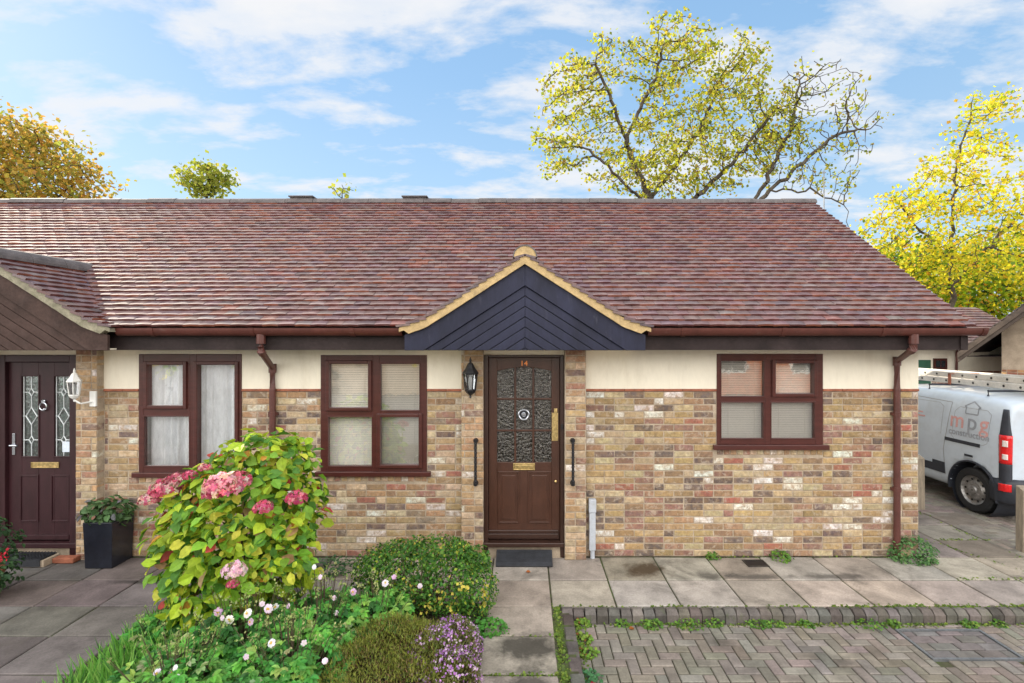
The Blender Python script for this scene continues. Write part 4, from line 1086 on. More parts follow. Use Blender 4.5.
# japanese anemones: several leafy clumps with pale pink flowers
def anemone(base, r, h, nleaf, flowers, label):
    t = thing('japanese_anemone', base, label, 'flowering plant', 'anemone clumps in the front bed')
    b = np.array(base); L = Leaves(); pal = [(4, (.075, .27, .045), .3), (3, (.14, .37, .06), .25), (1.5, (.035, .13, .025), .25), (1.4, (.26, .43, .09), .2), (.5, (.30, .36, .16), .2)]
    sm = MB()
    for i in range(int(nleaf * 1.7)):
        rr = r * math.sqrt(random.random()); a = random.random() * 2 * math.pi
        z = h * (.45 + .55 * random.random()) * (1 - .35 * (rr / r) ** 2)
        p = b + np.array([rr * math.cos(a), rr * math.sin(a) * .8, z]); out = np.array([math.cos(a), math.sin(a) - .3, .1]) + RNG.normal(size=3) * .3
        up_ = np.array([0, -.35, 1.]) + RNG.normal(size=3) * .28; s_ = random.uniform(.045, .085); col = pick(pal)
        sd = np.cross(norm(up_), norm(out))
        tips = np.array([out, out * .8 + sd * .55, out * .8 - sd * .55, out * .2 + sd, out * .2 - sd])
        L.add(np.repeat(p[None], 5, 0), up_[None] + RNG.normal(size=(5, 3)) * .22, tips, s_ * np.array([1, .95, .95, .75, .75]), [tuple(c * random.uniform(.82, 1.18) for c in col) for _ in range(5)], LEAF, LEAF_F, .72)
        if i % 3 == 0: sm.tube([b + np.array([rr * .3 * math.cos(a), rr * .3 * math.sin(a), 0]), p], .003, 4)
    # seed heads
    for i in range(int(nleaf * .22)):
        a = random.random() * 6.28; rr = r * random.random()
        tp = b + np.array([rr * math.cos(a), rr * math.sin(a) * .8, h * random.uniform(1.05, 1.4)]); sm.tube([b + np.array([rr * .5 * math.cos(a), rr * .5 * math.sin(a), h * .4]), tp], .0022, 4, tint=None)
        L.add(np.repeat(tp[None], 5, 0) + RNG.normal(size=(5, 3)) * .012, rdir(5), rdir(5) + np.array([0, 0, .8]), .022, [pick([(2, (.36, .40, .16), .2), (1, (.20, .32, .08), .2)]) for _ in range(5)], LEAF, LEAF_F, .8)
    for (fx, fy, fz, s_, buds) in flowers:
        c_ = np.array([fx, fy, fz]); sm.tube([b + np.array([(fx - b[0]) * .5, (fy - b[1]) * .5, 0]), b * .4 + c_ * .6 + np.array([0, 0, -b[2] * .4 - fz * .05]), c_], .0024, 4)
        fl = Leaves(); d = norm(np.array([random.uniform(-.5, .5), -1, random.uniform(.1, .9)])); a0 = np.array(Vector(d).orthogonal().normalized()); b0 = np.cross(d, a0)
        np_ = random.choice((5, 6, 6, 7)); colp = pick([(3, (.74, .60, .72), .08), (2, (.78, .72, .76), .06), (2, (.62, .42, .62), .12)])
        ang = np.arange(np_) * 2 * math.pi / np_ + random.random()
        tips = np.cos(ang)[:, None] * a0 + np.sin(ang)[:, None] * b0
        if buds: tips = tips * .55 + d
        fl.add(np.repeat(c_[None], np_, 0), np.repeat(d[None], np_, 0) + tips * .3, tips, s_, [tuple(x * random.uniform(.92, 1.05) for x in colp) for _ in range(np_)], PETAL, PETAL_F, 1.25)
        if not buds:
            ny = 10; an = RNG.uniform(0, 6.28, ny); ty = np.cos(an)[:, None] * a0 + np.sin(an)[:, None] * b0
            fl.add(np.repeat(c_[None] + d * .004, ny, 0), np.repeat(d[None], ny, 0), ty + d * .6, s_ * .34, [pick([(1, (.62, .42, .04), .15)]) for _ in range(ny)], PETAL, PETAL_F, .8)
        fl.build('flower', MT['petal'], t)
    L.build('foliage', MT['leaf'], t); sm.build('stem', MT['stem'], t)
    return t
fpx = [(157, 640 + 33, 0), (175, 668, 1), (218, 612, 0), (222, 618, 1), (229, 620, 0), (236, 628, 0), (247, 613, 0), (275, 607, 0), (262, 604, 1), (268, 609, 0), (288, 606, 1), (291, 615, 1), (250, 622, 0), (301, 628, 1), (310, 593, 0), (314, 567, 1), (320, 577, 1), (271, 643, 0), (304, 643, 1), (336, 613, 1), (200, 641, 1), (244, 661, 0), (246, 657, 1), (235, 676, 0), (259, 672, 0), (278, 681, 0), (287, 682, 1), (173, 672, 0), (176, 679, 0), (325, 661, 1), (353, 592, 0), (343, 595, 1), (357, 584, 0), (385, 583, 0), (394, 577, 1), (420, 586, 1), (334, 598, 1)]
cl_b = [((-2.1, -1.95, .012), .42, .42, 210), ((-1.62, -1.75, .012), .40, .42, 200), ((-1.65, -2.2, .012), .44, .36, 230), ((-2.35, -2.35, .012), .40, .32, 210), ((-1.25, -1.58, .012), .30, .36, 110), ((-2.92, -1.68, .012), .26, .20, 90)]
lab_a = ['leafy anemone clump with many flowers right under the hydrangea', 'tall leafy anemone clump between hydrangea and euonymus', 'broad leafy anemone clump left of the olive heather mound', 'pale flowered anemone clump behind the grass tuft', 'small anemone clump against the front of the euonymus bush', 'low anemone clump at the left foot of the hydrangea beside the slabs']
fl_by = [[] for _ in cl_b]
for (px, py, bud) in [q for k_, q in enumerate(fpx) if k_ % 9 != 5]:
    best = min(range(len(cl_b)), key=lambda i: abs(wx(px, cl_b[i][0][1] - .15) - cl_b[i][0][0]) + abs(wz(py, cl_b[i][0][1] - .15) - cl_b[i][2]) * .9)
    Y = cl_b[best][0][1] - .12 + random.uniform(-.12, .1)
    fl_by[best].append((wx(px, Y), Y, max(.08, wz(py, Y)), .021 if bud else random.uniform(.028, .036), bud))
for (b, r, h, n_), fl, lb in zip(cl_b, fl_by, lab_a): anemone(b, r, h, n_, fl, lb)

# grass tuft at the left front of the bed
gn = 2600; gp = np.stack([-3.20 + .95 * RNG.random(gn) ** 1.3, RNG.uniform(-2.75, -1.42, gn), np.full(gn, .012)], 1)
L = Leaves().add(gp, rdir(gn) * [1, 1, .2] + np.array([0, -.6, .2]), rdir(gn) * .42 + np.array([-.1, 0, 1.]), RNG.uniform(.06, .24, gn), [pick([(3, (.14, .36, .06), .25), (2, (.24, .45, .10), .2), (1, (.07, .20, .05), .2)]) for _ in range(gn)], BLADE, BLADE_F, .55)
o = L.build('grass', MT['leaf'], base=(-2.7, -2.3, .012)); tag(o, 'tuft of fresh green grass at the left edge of the bed', 'grass', kind='stuff')

# low herb beside the path, weeds along wall and kerb
def weed(base, r, h, n, size, label, pal=None, group='weeds in the paving joints', name='weed'):
    base = (base[0], base[1], base[2] if len(base) > 2 else 0.0)
    lob = [((base[0] + random.uniform(-.3, .3) * r, base[1] + random.uniform(-.3, .3) * r, base[2] + h * .35), (r * random.uniform(.6, .9), r * .6, h * .6)) for _ in range(3)] + [((base[0], base[1], base[2] + h * .3), (r, r * .6, h * .55))]
    pal = pal or [(3, (.07, .17, .025), .25), (3, (.12, .24, .03), .2), (1, (.18, .25, .04), .2)]
    P_ = []
    Pn, Nn = lobes_points([((c[0], c[1], c[2] + 1), rr) for c, rr in lob], n, .55); Pn[:, 2] = np.maximum(Pn[:, 2] - 1, base[2] + .004)
    L = Leaves().add(Pn, Nn * .5 + rdir(n) * .6 + np.array([0, -.2, .7]), Nn + rdir(n) * .7, size * RNG.uniform(.6, 1.3, n), [pick(pal) for _ in range(n)], LEAF, LEAF_F, 1.1)
    o = L.build(name, MT['leaf'], base=base); tag(o, label, 'weed', group); return o
weed((wx(489, -1.5), -1.50, 0), .16, .10, 260, .035, 'bright green spreading herb between euonymus and path', [(3, (.06, .22, .03), .2), (2, (.10, .28, .04), .2)])
weed((wx(712, -.06), -.06), .075, .07, 90, .03, 'small weed against the wall left of the drain grate')
weed((wx(781, -.08), -.08), .13, .085, 170, .032, 'spreading weed against the wall right of the drain grate')
weed((wx(912, -.10), -.12), .26, .26, 1100, .030, 'big bushy weed at the foot of the corner downpipe', [(3, (.055, .15, .04), .22), (3, (.09, .20, .06), .2), (1, (.14, .24, .08), .2)])
weed((wx(336, -.35), -.35), .28, .12, 420, .03, 'grey green spreading weed behind the hydrangea by the wall', [(3, (.05, .12, .05), .2), (2, (.08, .16, .06), .2)])
kw = [(623, 'leftmost weed tuft at the foot of the kerb'), (652, 'low yellowish weed at the kerb foot, second from the left'), (690, 'widest weed at the kerb foot, left of centre'), (715, 'weed at the kerb foot in line with the small weed by the wall'), (757, 'little weed at the kerb foot below the drain grate'), (775, 'bright weed at the kerb foot right of the drain grate'), (805, 'small weed at the kerb foot in line with the right window'), (868, 'lush weed at the kerb foot left of the inspection cover'), (892, 'yellow green weed at the corner of the inspection cover'), (970, 'weed at the kerb foot behind the inspection cover'), (998, 'rightmost pale weed at the kerb foot')]
for i, (px, lb) in enumerate(kw):
    Y = -1.225; w_ = random.uniform(.05, .10) if px not in (690, 868) else .15
    weed((px / 1 and (px - 525) * (Y + CAM_D) / F, Y, -.10), w_, random.uniform(.035, .06), int(60 + w_ * 700), .026, lb)
for k, (yy, lb) in enumerate(((-1.22, 'clover weed in the angle of the kerb setts by the path'), (-1.45, 'clover weed beside the path edging, second from the wall'), (-1.66, 'clover weed beside the path edging, third from the wall'), (-1.95, 'bluish weed beside the path edging nearest the camera'))):
    weed((.50 + random.uniform(-.02, .03), yy, -.10), .085, .055, 150, .028, lb, [(3, (.13, .25, .03), .2), (2, (.19, .28, .04), .2), (.5, (.25, .10, .03), .2)] if k < 3 else [(3, (.06, .18, .07), .2)])
# moss and seedlings that fill the joints
mp_ = []
def strip(x0, y0, x1, y1, w, n, z=0.0):
    for _ in range(n):
        t_ = random.random(); k = (math.sin(t_ * 23.1 + x0 * 7) + math.sin(t_ * 51.7 + y0 * 3)) * .5
        if random.random() > .55 + .5 * k: continue
        mp_.append((x0 + (x1 - x0) * t_ + random.gauss(0, w), y0 + (y1 - y0) * t_ + random.gauss(0, w), z))
strip(.29, -1.06, .29, -3.3, .018, 2400, -.012); strip(.46, -1.2, .46, -3.0, .02, 900, -.10)
strip(.45, -1.215, 4.8, -1.215, .016, 2200, -.10); strip(.3, -1.09, 4.9, -1.09, .006, 700, -.006)
strip(3.0, -1.09, 5.0, -1.09, .014, 900, -.004); strip(-.35, -2.05, .25, -2.05, .012, 260, -.008); strip(-.35, -1.55, .25, -1.55, .006, 80, -.008)
strip(4.45, -.55, 5.6, -.55, .012, 420, -.005); strip(4.9, .6, 5.55, -1.0, .016, 500, -.005); strip(5.6, -1., 5.6, 2., .02, 600, -.005); strip(5.0, .48, 5.7, .48, .012, 250, -.005)
strip(2.0, -.03, 4.4, -.03, .008, 200, -.002)
mp_ = np.array(mp_); n_ = len(mp_)
L = Leaves().add(mp_, rdir(n_) * .6 + np.array([0, -.2, 1.]), rdir(n_) + np.array([0, 0, .35]), .022 * RNG.uniform(.5, 1.5, n_), [pick([(3, (.10, .17, .02), .3), (2, (.16, .22, .03), .25), (1, (.07, .11, .02), .3)]) for _ in range(n_)], QUAD, QUAD_F, 1.1)
o = L.build('moss', MT['leaf']); tag(o, 'moss and seedlings growing in the joints of the paving', 'moss', kind='stuff')
# fallen leaves lying about: separate few
for i, (px, Y, z, col, lb) in enumerate(((629, -1.30, -.095, (.30, .10, .02), 'single rusty fallen leaf on the block paving by the kerb'), (526, -.42, .006, (.38, .12, .03), 'small orange fallen leaf on the slab below the ramp mat'), (590, -2.03, -.093, (.32, .03, .05), 'dark red fallen leaf beside the path edging'))):
    p0 = np.array([[(px - 525) * (Y + CAM_D) / F, Y, z + .006]])
    o = Leaves().add(p0, np.array([[.1, -.2, 1]]), np.array([[1, .4, .1]]), np.array([.055]), [col]).build('fallen_leaf', MT['leaf'], base=tuple(p0[0])); tag(o, lb, 'fallen leaf', 'fallen leaves')

# planter by the left pier
pc = (-4.585, -.175, 0); s0, s1, hgt = .145, .158, .50
t = thing('planter', pc, 'square black planter with a leafy green plant, left of the net curtain window', 'planter')
q = MB(); v = []
for s_, z in ((s0, .004), (s1, hgt), (s1 - .02, hgt), (s1 - .025, hgt - .06)): v += [(pc[0] + a * s_, pc[1] + b * s_, z) for a, b in ((-1, -1), (1, -1), (1, 1), (-1, 1))]
q.add(v, [(3, 2, 1, 0)] + [(4 * r_ + k, 4 * r_ + (k + 1) % 4, 4 * r_ + 4 + (k + 1) % 4, 4 * r_ + 4 + k) for r_ in range(3) for k in range(4)]); q.build('pot', MT['pot'], t, bevel=.006)
MB().box(pc[0] - .128, pc[0] + .128, pc[1] - .128, pc[1] + .128, hgt - .07, hgt - .05).build('compost', MT['soil'], t)
n_ = 300
lob = [((pc[0], pc[1], hgt + .06), (.21, .17, .15)), ((pc[0] - .1, pc[1] - .06, hgt + .10), (.14, .11, .14)), ((pc[0] + .12, pc[1] - .03, hgt + .09), (.13, .12, .13))]
leafcloud(lob, n_, .085, [(4, (.05, .115, .035), .25), (3, (.085, .16, .06), .2), (1, (.12, .12, .13), .2), (.3, (.22, .10, .07), .2)], .5, LEAF, LEAF_F, .6, .5, .1, .8).build('plant', MT['leaf'], t)
# geranium at the left edge
gc = (-5.17, -.95, 0)
t = thing('potted_geranium', gc, 'dark leaved pot plant with red flowers at the left edge by the dark door', 'pot plant')
MB().lathe([(.11, 0), (.15, .22), (.165, .22), (.165, .26), (.14, .26), (.13, .2)], gc, 20).build('pot', MT['terracotta'], t)
lob = [((gc[0], gc[1], .50), (.28, .26, .26)), ((gc[0] + .08, gc[1], .28), (.25, .22, .2)), ((gc[0] - .05, gc[1], .62), (.2, .2, .16))]
leafcloud(lob, 800, .055, [(4, (.03, .075, .03), .25), (2, (.05, .11, .04), .2)], .6).build('foliage', MT['leaf'], t)
for (a, b, c_) in ((.22, -.15, .52), (.20, -.12, .33), (.18, -.16, .18), (.25, -.05, .42), (0, -.25, .6)):
    n_ = 22; L = Leaves(); P_ = np.array(gc) + np.array([a, b, c_]) + RNG.normal(size=(n_, 3)) * .022
    L.add(P_, np.array([.3, -1, .3]) + RNG.normal(size=(n_, 3)) * .6, RNG.normal(size=(n_, 3)), .03, [pick([(1, (.55, .02, .05), .25)]) for _ in range(n_)], PETAL, PETAL_F, 1.1); L.build('flower', MT['petal'], t)

# ================================================================== TREES
def grow(trunks, blobs, natt, step, kill, infl, rmin, seed, maxit=220):
    """space colonisation: trunks = list of polylines, blobs = ellipsoids that the crown fills"""
    rg = np.random.default_rng(seed)
    w = np.array([np.prod(b[1]) for b in blobs]) ** .8; w = w / w.sum(); A = []
    while len(A) < natt:
        c, r = blobs[rg.choice(len(blobs), p=w)]; d = rg.normal(size=3); d /= np.linalg.norm(d)
        A.append(np.array(c) + np.array(r) * d * rg.random() ** .45)
    A = np.array(A)
    nodes, par = [], []
    for tr in trunks:
        prev = -1
        pts = [np.array(p, float) for p in tr]
        if len(nodes):                          # later trunks fork from the nearest existing node
            d = np.linalg.norm(np.array(nodes) - pts[0], axis=1); prev = int(d.argmin()); 
        for a, b in zip(pts, pts[1:]):
            n = max(1, int(np.linalg.norm(b - a) / step))
            for k in range(n + (1 if b is pts[-1] else 0)):
                nodes.append(a + (b - a) * k / n + rg.normal(size=3) * step * .17); par.append(prev); prev = len(nodes) - 1
    nodes = list(nodes); alive = np.ones(len(A), bool)
    nd = np.full(len(A), 1e9); ni = np.zeros(len(A), int)
    arr = np.array(nodes)
    for i in range(len(arr)):
        d = np.linalg.norm(A - arr[i], axis=1); m_ = d < nd; nd[m_] = d[m_]; ni[m_] = i
    kids = [0] * len(nodes)
    for it in range(maxit):
        alive &= nd > kill
        act = alive & (nd < infl)
        if not act.any():
            if alive.any() and it < maxit - 1 and infl < 60: infl *= 1.3; continue
            break
        newp = []; newpar = []
        for i in np.unique(ni[act]):
            v = A[act & (ni == i)] - nodes[i]; v = (v / np.linalg.norm(v, axis=1)[:, None]).sum(0)
            nv = np.linalg.norm(v)
            if nv < 1e-3: continue
            if kids[i] > 3: continue
            v = v / nv + rg.normal(size=3) * .20 + np.array([0, 0, .03]); v /= np.linalg.norm(v)
            newp.append(nodes[i] + v * step); newpar.append(i); kids[i] += 1
        if not newp: break
        for p, q in zip(newp, newpar):
            nodes.append(p); par.append(q); kids.append(0); k = len(nodes) - 1
            d = np.linalg.norm(A - p, axis=1); m_ = d < nd; nd[m_] = d[m_]; ni[m_] = k
    nodes = np.array(nodes); n = len(nodes); ch = [[] for _ in range(n)]
    for i, p in enumerate(par):
        if p >= 0: ch[p].append(i)
    rad = np.zeros(n); E = 2.25
    for i in range(n - 1, -1, -1):
        rad[i] = (sum(rad[c] ** E for c in ch[i])) ** (1 / E) if ch[i] else rmin
        rad[i] = max(rad[i], rmin)
    return nodes, np.array(par), rad, ch

def tree_mesh(nodes, par, rad, rmax):
    mb = MB(); n = len(nodes); sides = 6
    k = min(1., rmax / rad.max()); rad = np.where(rad > .03, .03 + (rad - .03) * k, rad)
    ang = np.arange(sides) * 2 * math.pi / sides
    ringv = np.zeros((n, sides, 3))
    for i in range(n):
        p = par[i]; d = nodes[i] - nodes[p] if p >= 0 else np.array([0, 0, 1.]); d = d / max(np.linalg.norm(d), 1e-6)
        ref = np.array([1., 0, 0]) if abs(d[0]) < .9 else np.array([0, 1., 0]); u = np.cross(d, ref); u /= np.linalg.norm(u); w = np.cross(d, u)
        ringv[i] = nodes[i] + rad[i] * (np.cos(ang)[:, None] * u + np.sin(ang)[:, None] * w)
    mb.v = [tuple(p) for p in ringv.reshape(-1, 3)]
    for i in range(n):
        p = par[i]
        if p < 0: continue
        # start ring on the parent's node but with the child's own frame, so forks do not twist
        d = nodes[i] - nodes[p]; base = len(mb.v); rp = min(rad[p], rad[i] * 1.35)
        off = ringv[i] - nodes[i]; mb.v.extend([tuple(q) for q in nodes[p] + off / rad[i] * rp])
        for k_ in range(sides): mb.f.append((base + k_, base + (k_ + 1) % sides, i * sides + (k_ + 1) % sides, i * sides + k_)); mb.t.append(None)
    return mb

def tree(name, base, trunks, blobs, natt, label, pal, leaf, nper, seed, step=.35, kill=.7, infl=2.6, rmin=.012, rmax=.3, spread=.3, frac=1., mat=None, palf=None, cat='tree', group=None, thick=3):
    t = thing(name, base, label, cat, group)
    nodes, par, rad, ch = grow(trunks, blobs, natt, step, kill, infl, rmin, seed)
    tree_mesh(nodes, par, rad, rmax).build('trunk', MT['bark'], t, fix=False, smooth=True)
    rg = np.random.default_rng(seed + 1)
    tipn = np.array([i for i in range(len(nodes)) if rad[i] < rmin * thick and nodes[i][2] > 1.5])
    if frac < 1: tipn = tipn[rg.random(len(tipn)) < frac]
    cnt = rg.poisson(nper, len(tipn)); idx = np.repeat(tipn, cnt); n = len(idx)
    P_ = nodes[idx] + rg.normal(size=(n, 3)) * spread * np.array([1, 1, .8])
    if palf: cols = [pick(palf(p)) for p in P_]
    else: cols = [pick(pal) for _ in range(n)]
    Leaves().add(P_, rg.normal(size=(n, 3)) + np.array([0, 0, .5]), rg.normal(size=(n, 3)) + np.array([0, 0, -.5]), leaf * rg.uniform(.55, 1.3, n), cols, QUAD, QUAD_F, 1.2).build('crown', MT['tree_leaf'], t)
    return t
def T(px, py, Y): return (wx(px, Y), Y, wz(py, Y))
def B(px, py, Y, rpx, rpy, ry): return (T(px, py, Y), (rpx * (Y + CAM_D) / F, ry, rpy * (Y + CAM_D) / F))
YT = 12.5
pal_y = [(4, (.42, .40, .035), .25), (3, (.31, .34, .03), .25), (2, (.42, .37, .06), .2), (1.2, (.30, .21, .05), .2), (1.6, (.13, .17, .03), .25)]  # darkest leaf tone mixed in as the crown's self-shadow
gb = T(655, 339, YT); gb = (gb[0], YT, -.13)
tree('autumn_tree', gb,
     [[gb, T(652, 240, YT), T(650, 200, YT), T(638, 172, YT), T(625, 140, YT), T(640, 108, YT), T(655, 78, YT), T(664, 42, YT)],
      [T(625, 140, YT), T(612, 100, YT - .5), T(595, 60, YT - .6)], [T(650, 200, YT), T(672, 170, YT + .4), T(700, 130, YT + .6), T(718, 90, YT + .6)], [T(650, 215, YT), T(628, 185, YT - .8), T(590, 150, YT - 1)], [T(652, 225, YT), T(700, 195, YT - .5), T(745, 150, YT - .5), T(775, 110, YT - .5)]],
     [B(575, 100, YT, 42, 50, 1.8), B(560, 145, YT, 34, 38, 1.6), B(665, 52, YT, 54, 32, 1.8), B(610, 60, YT, 30, 30, 1.4), B(700, 110, YT, 70, 60, 2.4), B(650, 160, YT, 65, 40, 2.2), B(735, 65, YT, 40, 34, 1.6), B(765, 130, YT, 45, 55, 1.8), B(700, 170, YT, 60, 35, 2.)],
     2100, 'big yellow green tree with twisting bare limbs rising behind the ridge', pal_y, .118, 9.5, 11, step=.21, kill=.42, rmin=.0115, rmax=.36, spread=.14)
YT2 = 11.5
gb2 = T(790, 339, YT2); gb2 = (gb2[0] - 1, YT2, -.13)
tree('bare_tree', gb2,
     [[gb2, T(742, 225, YT2), T(770, 190, YT2), T(800, 165, YT2), T(835, 135, YT2), T(868, 128, YT2)], [T(742, 225, YT2), T(765, 180, YT2 + .4), T(790, 130, YT2 + .4), T(800, 80, YT2 + .4)], [T(770, 190, YT2), T(812, 190, YT2 - .5), T(845, 205, YT2 - .5), T(850, 235, YT2 - .5)]],
     [B(810, 100, YT2, 40, 50, 1.6), B(845, 125, YT2, 38, 32, 1.4), B(830, 165, YT2, 40, 28, 1.4), B(790, 150, YT2, 40, 42, 1.6), B(850, 90, YT2, 22, 22, 1.)],
     1000, 'half bare dark limbed tree leaning right behind the ridge end', pal_y, .105, 4.6, 23, step=.2, kill=.34, rmin=.010, rmax=.2, spread=.13, frac=.38)
YT3 = 15.
def pal_right(p):
    h = p[2]
    return [(4, (.62, .52, .030), .15), (3, (.52, .50, .03), .2), (2, (.38, .42, .03), .2), (.7, (.58, .33, .03), .2), (1.8 if h < 7 else .2, (.12, .20, .02), .2)]
gb3 = T(952, 339, YT3); gb3 = (gb3[0], YT3, -.13)
tree('yellow_maple', gb3,
     [[gb3, T(952, 270, YT3), T(953, 215, YT3), T(957, 160, YT3), T(972, 110, YT3)], [T(952, 285, YT3), T(985, 250, YT3), T(1020, 215, YT3 + .5)], [T(952, 260, YT3), T(915, 225, YT3), T(895, 195, YT3)]],
     [B(955, 190, YT3, 55, 50, 2.2), B(980, 130, YT3, 36, 40, 1.6), B(905, 215, YT3, 45, 28, 2.), B(1010, 210, YT3, 50, 60, 2.2), B(950, 260, YT3, 80, 35, 2.6), B(890, 250, YT3, 40, 30, 2), B(1050, 250, YT3, 50, 50, 2.5), B(1005, 100, YT3, 18, 20, 1)],
     1500, 'bright yellow maple right of the bungalow roof', None, .145, 12.0, 31, step=.28, kill=.55, rmin=.010, rmax=.2, spread=.20, palf=pal_right)
YT4 = 19.
pal_g = [(3, (.20, .32, .02), .25), (3, (.36, .42, .025), .2), (2.5, (.54, .48, .03), .2), (1.2, (.56, .27, .025), .2), (1.2, (.07, .14, .02), .25)]
for i, (px, py, rx, ry, lb, sd) in enumerate(((905, 285, 55, 42, 'dense green and yellow tree low behind the verge of the tiled roof', 41), (985, 285, 60, 45, 'dense green tree with orange patches behind the garage roof', 43), (1075, 265, 65, 60, 'dense green tree at the right edge beyond the garage gable', 47))):
    g4 = T(px, 339, YT4); g4 = (g4[0], YT4 + i, -.13)
    tree('leafy_tree', g4, [[g4, T(px, 310, YT4 + i), T(px + 4, 270, YT4 + i)]], [B(px, py, YT4 + i, rx, ry, 2.6), B(px - 20, py - 15, YT4 + i, rx * .6, ry * .7, 2), B(px + 15, py + 25, YT4 + i, rx * .9, ry * .6, 2.4)],
         1100, lb, pal_g, .19, 22, sd, step=.36, kill=.55, rmin=.014, rmax=.22, spread=.45, group='leafy trees behind the garage')
YT5 = 22.
pal_o = [(4, (.40, .26, .05), .2), (3, (.34, .28, .055), .2), (2, (.24, .25, .05), .25), (1.5, (.42, .22, .05), .2), (1, (.20, .20, .04), .2)]
g5 = T(20, 339, YT5); g5 = (g5[0], YT5, -.13)
tree('russet_tree', g5, [[g5, T(20, 250, YT5), T(22, 190, YT5), T(30, 150, YT5)], [T(20, 230, YT5), T(-20, 170, YT5)], [T(20, 230, YT5), T(70, 185, YT5)]],
     [B(25, 155, YT5, 50, 38, 3.), B(70, 185, YT5, 34, 30, 2.5), B(-25, 160, YT5, 50, 40, 3), B(-10, 205, YT5, 60, 30, 3), B(10, 130, YT5, 26, 16, 2)],
     1500, 'russet orange tree rising behind the left end of the ridge', pal_o, .24, 15, 53, step=.38, kill=.6, rmin=.014, rmax=.3, spread=.45)
YT6 = 24.
pal_s = [(4, (.26, .28, .04), .2), (3, (.18, .22, .035), .2), (1.5, (.34, .32, .06), .2)]
g6 = T(206, 339, YT6); g6 = (g6[0], YT6, -.13)
tree('round_tree', g6, [[g6, T(207, 250, YT6), T(207, 200, YT6), T(210, 182, YT6)]], [B(210, 180, YT6, 22, 17, 1.4), B(186, 178, YT6, 10, 16, .8)], 300, 'small round topped tree peeping over the left half of the ridge', pal_s, .24, 13, 61, step=.3, kill=.45, rmin=.018, rmax=.15, spread=.26)
g7 = T(342, 339, YT6); g7 = (g7[0], YT6, -.13)
tree('thin_tree', g7, [[g7, T(342, 250, YT6), T(342, 200, YT6)]], [B(336, 190, YT6, 9, 9, .7), B(349, 188, YT6, 7, 9, .7)], 70, 'thin treetop just showing over the ridge beside the ridge vent', pal_s, .24, 3.2, 67, step=.3, kill=.45, rmin=.014, rmax=.1, spread=.2)
ym = 7.; mx_ = wx(824, ym)
o = MB().tube([(mx_, ym, -.13), (mx_, ym, wz(170, ym))], [.025, .012], 8).box(mx_ - .05, mx_ + .05, ym - .008, ym + .008, wz(173, ym), wz(172, ym)).build('aerial_mast', MT['galv'], base=(mx_, ym, -.13)); tag(o, 'thin aerial mast standing up past the right end of the ridge', 'mast')

# ================================================================== VAN
VX, VY = 7.27, .97
van = thing('panel_van', (VX, VY, 0), 'white panel van with red mpg construction lettering parked beyond the house corner', 'van', local=True)
st = [(0.0, .80, 1.52, .40), (.03, .845, 1.60, .30), (.10, .872, 1.645, .25), (.35, .885, 1.675, .22), (1.0, .89, 1.695, .22), (1.9, .89, 1.70, .22), (2.5, .885, 1.66, .22), (2.85, .875, 1.50, .22), (3.2, .865, 1.15, .22), (3.45, .855, 1.03, .22), (3.8, .83, .96, .22), (4.05, .78, .84, .24), (4.15, .70, .66, .28)]
bm_ = MB(); npt = None; V = []
for (y, w, zt, zb) in st:
    half = [(0, zb), (w * .86, zb), (w * .985, zb + .07), (w, zb + .2), (w, .72), (w * .995, min(.95, zt - .12)), (w * .965, max(zt - .32, min(.98, zt - .09))), (w * .925, zt - .13 if zt > 1.3 else zt - .06), (w * .86, zt - .04 if zt > 1.3 else zt - .03), (w * .72, zt), (0, zt + .02)]
    full = half + [(-a, b) for a, b in half[-2:0:-1]]
    V += [(a, y, b) for a, b in full]; npt = len(full)
F_ = [(i * npt + k, i * npt + (k + 1) % npt, (i + 1) * npt + (k + 1) % npt, (i + 1) * npt + k) for i in range(len(st) - 1) for k in range(npt)]
nh = len(half)
for e in (0, len(st) - 1):
    b0 = e * npt
    for k in range(nh - 1):
        a, b = k, k + 1; a2, b2 = (npt - k) % npt, npt - k - 1
        q = [b0 + a, b0 + b, b0 + b2, b0 + a2]; q = list(dict.fromkeys(q)); F_.append(tuple(q))
bm_.add(V, F_)
body = bm_.build('body', MT['van'], van, smooth=True)
ss = body.modifiers.new('sub', 'SUBSURF'); ss.levels = 2; ss.render_levels = 2
AX = (.52, 3.22); WR = .315
cut = MB()
for ay in AX:
    for sx in (-1, 1): cut.lathe([(.385, -.25), (.385, .25)], (sx * .86, ay, .33), 28, 'x')
cutter = cut.build('cutter', MT['van_dark'])
bo = body.modifiers.new('arch', 'BOOLEAN'); bo.object = cutter; bo.operation = 'DIFFERENCE'; bo.solver = 'EXACT'
cutter.location = van.location
bpy.context.view_layer.update()
dg = bpy.context.evaluated_depsgraph_get()
me2 = bpy.data.meshes.new_from_object(body.evaluated_get(dg))
bvh = BVHTree.FromPolygons([v.co.copy() for v in me2.vertices], [tuple(p.vertices) for p in me2.polygons])
body.modifiers.clear(); body.data = me2; body.data.materials.clear(); body.data.materials.append(MT['van'])
bpy.data.objects.remove(cutter)
me2.polygons.foreach_set('use_smooth', [True] * len(me2.polygons))
def proj(p, d, lift):
    h = bvh.ray_cast(Vector(p), Vector(d))
    return (h[0] - Vector(d) * lift) if h[0] is not None else Vector(p)
SIDE = (1, 0, 0)
def decal_side(polys, lift):
    """polys: [(outline in (y,z))] -> patch shrink-wrapped on the van's left side with a little thickness"""
    mb = MB()
    for pts, fs in polys:
        v = [proj((-2, y, z), SIDE, lift) for y, z in pts]
        mb.add(v, fs)
    return mb
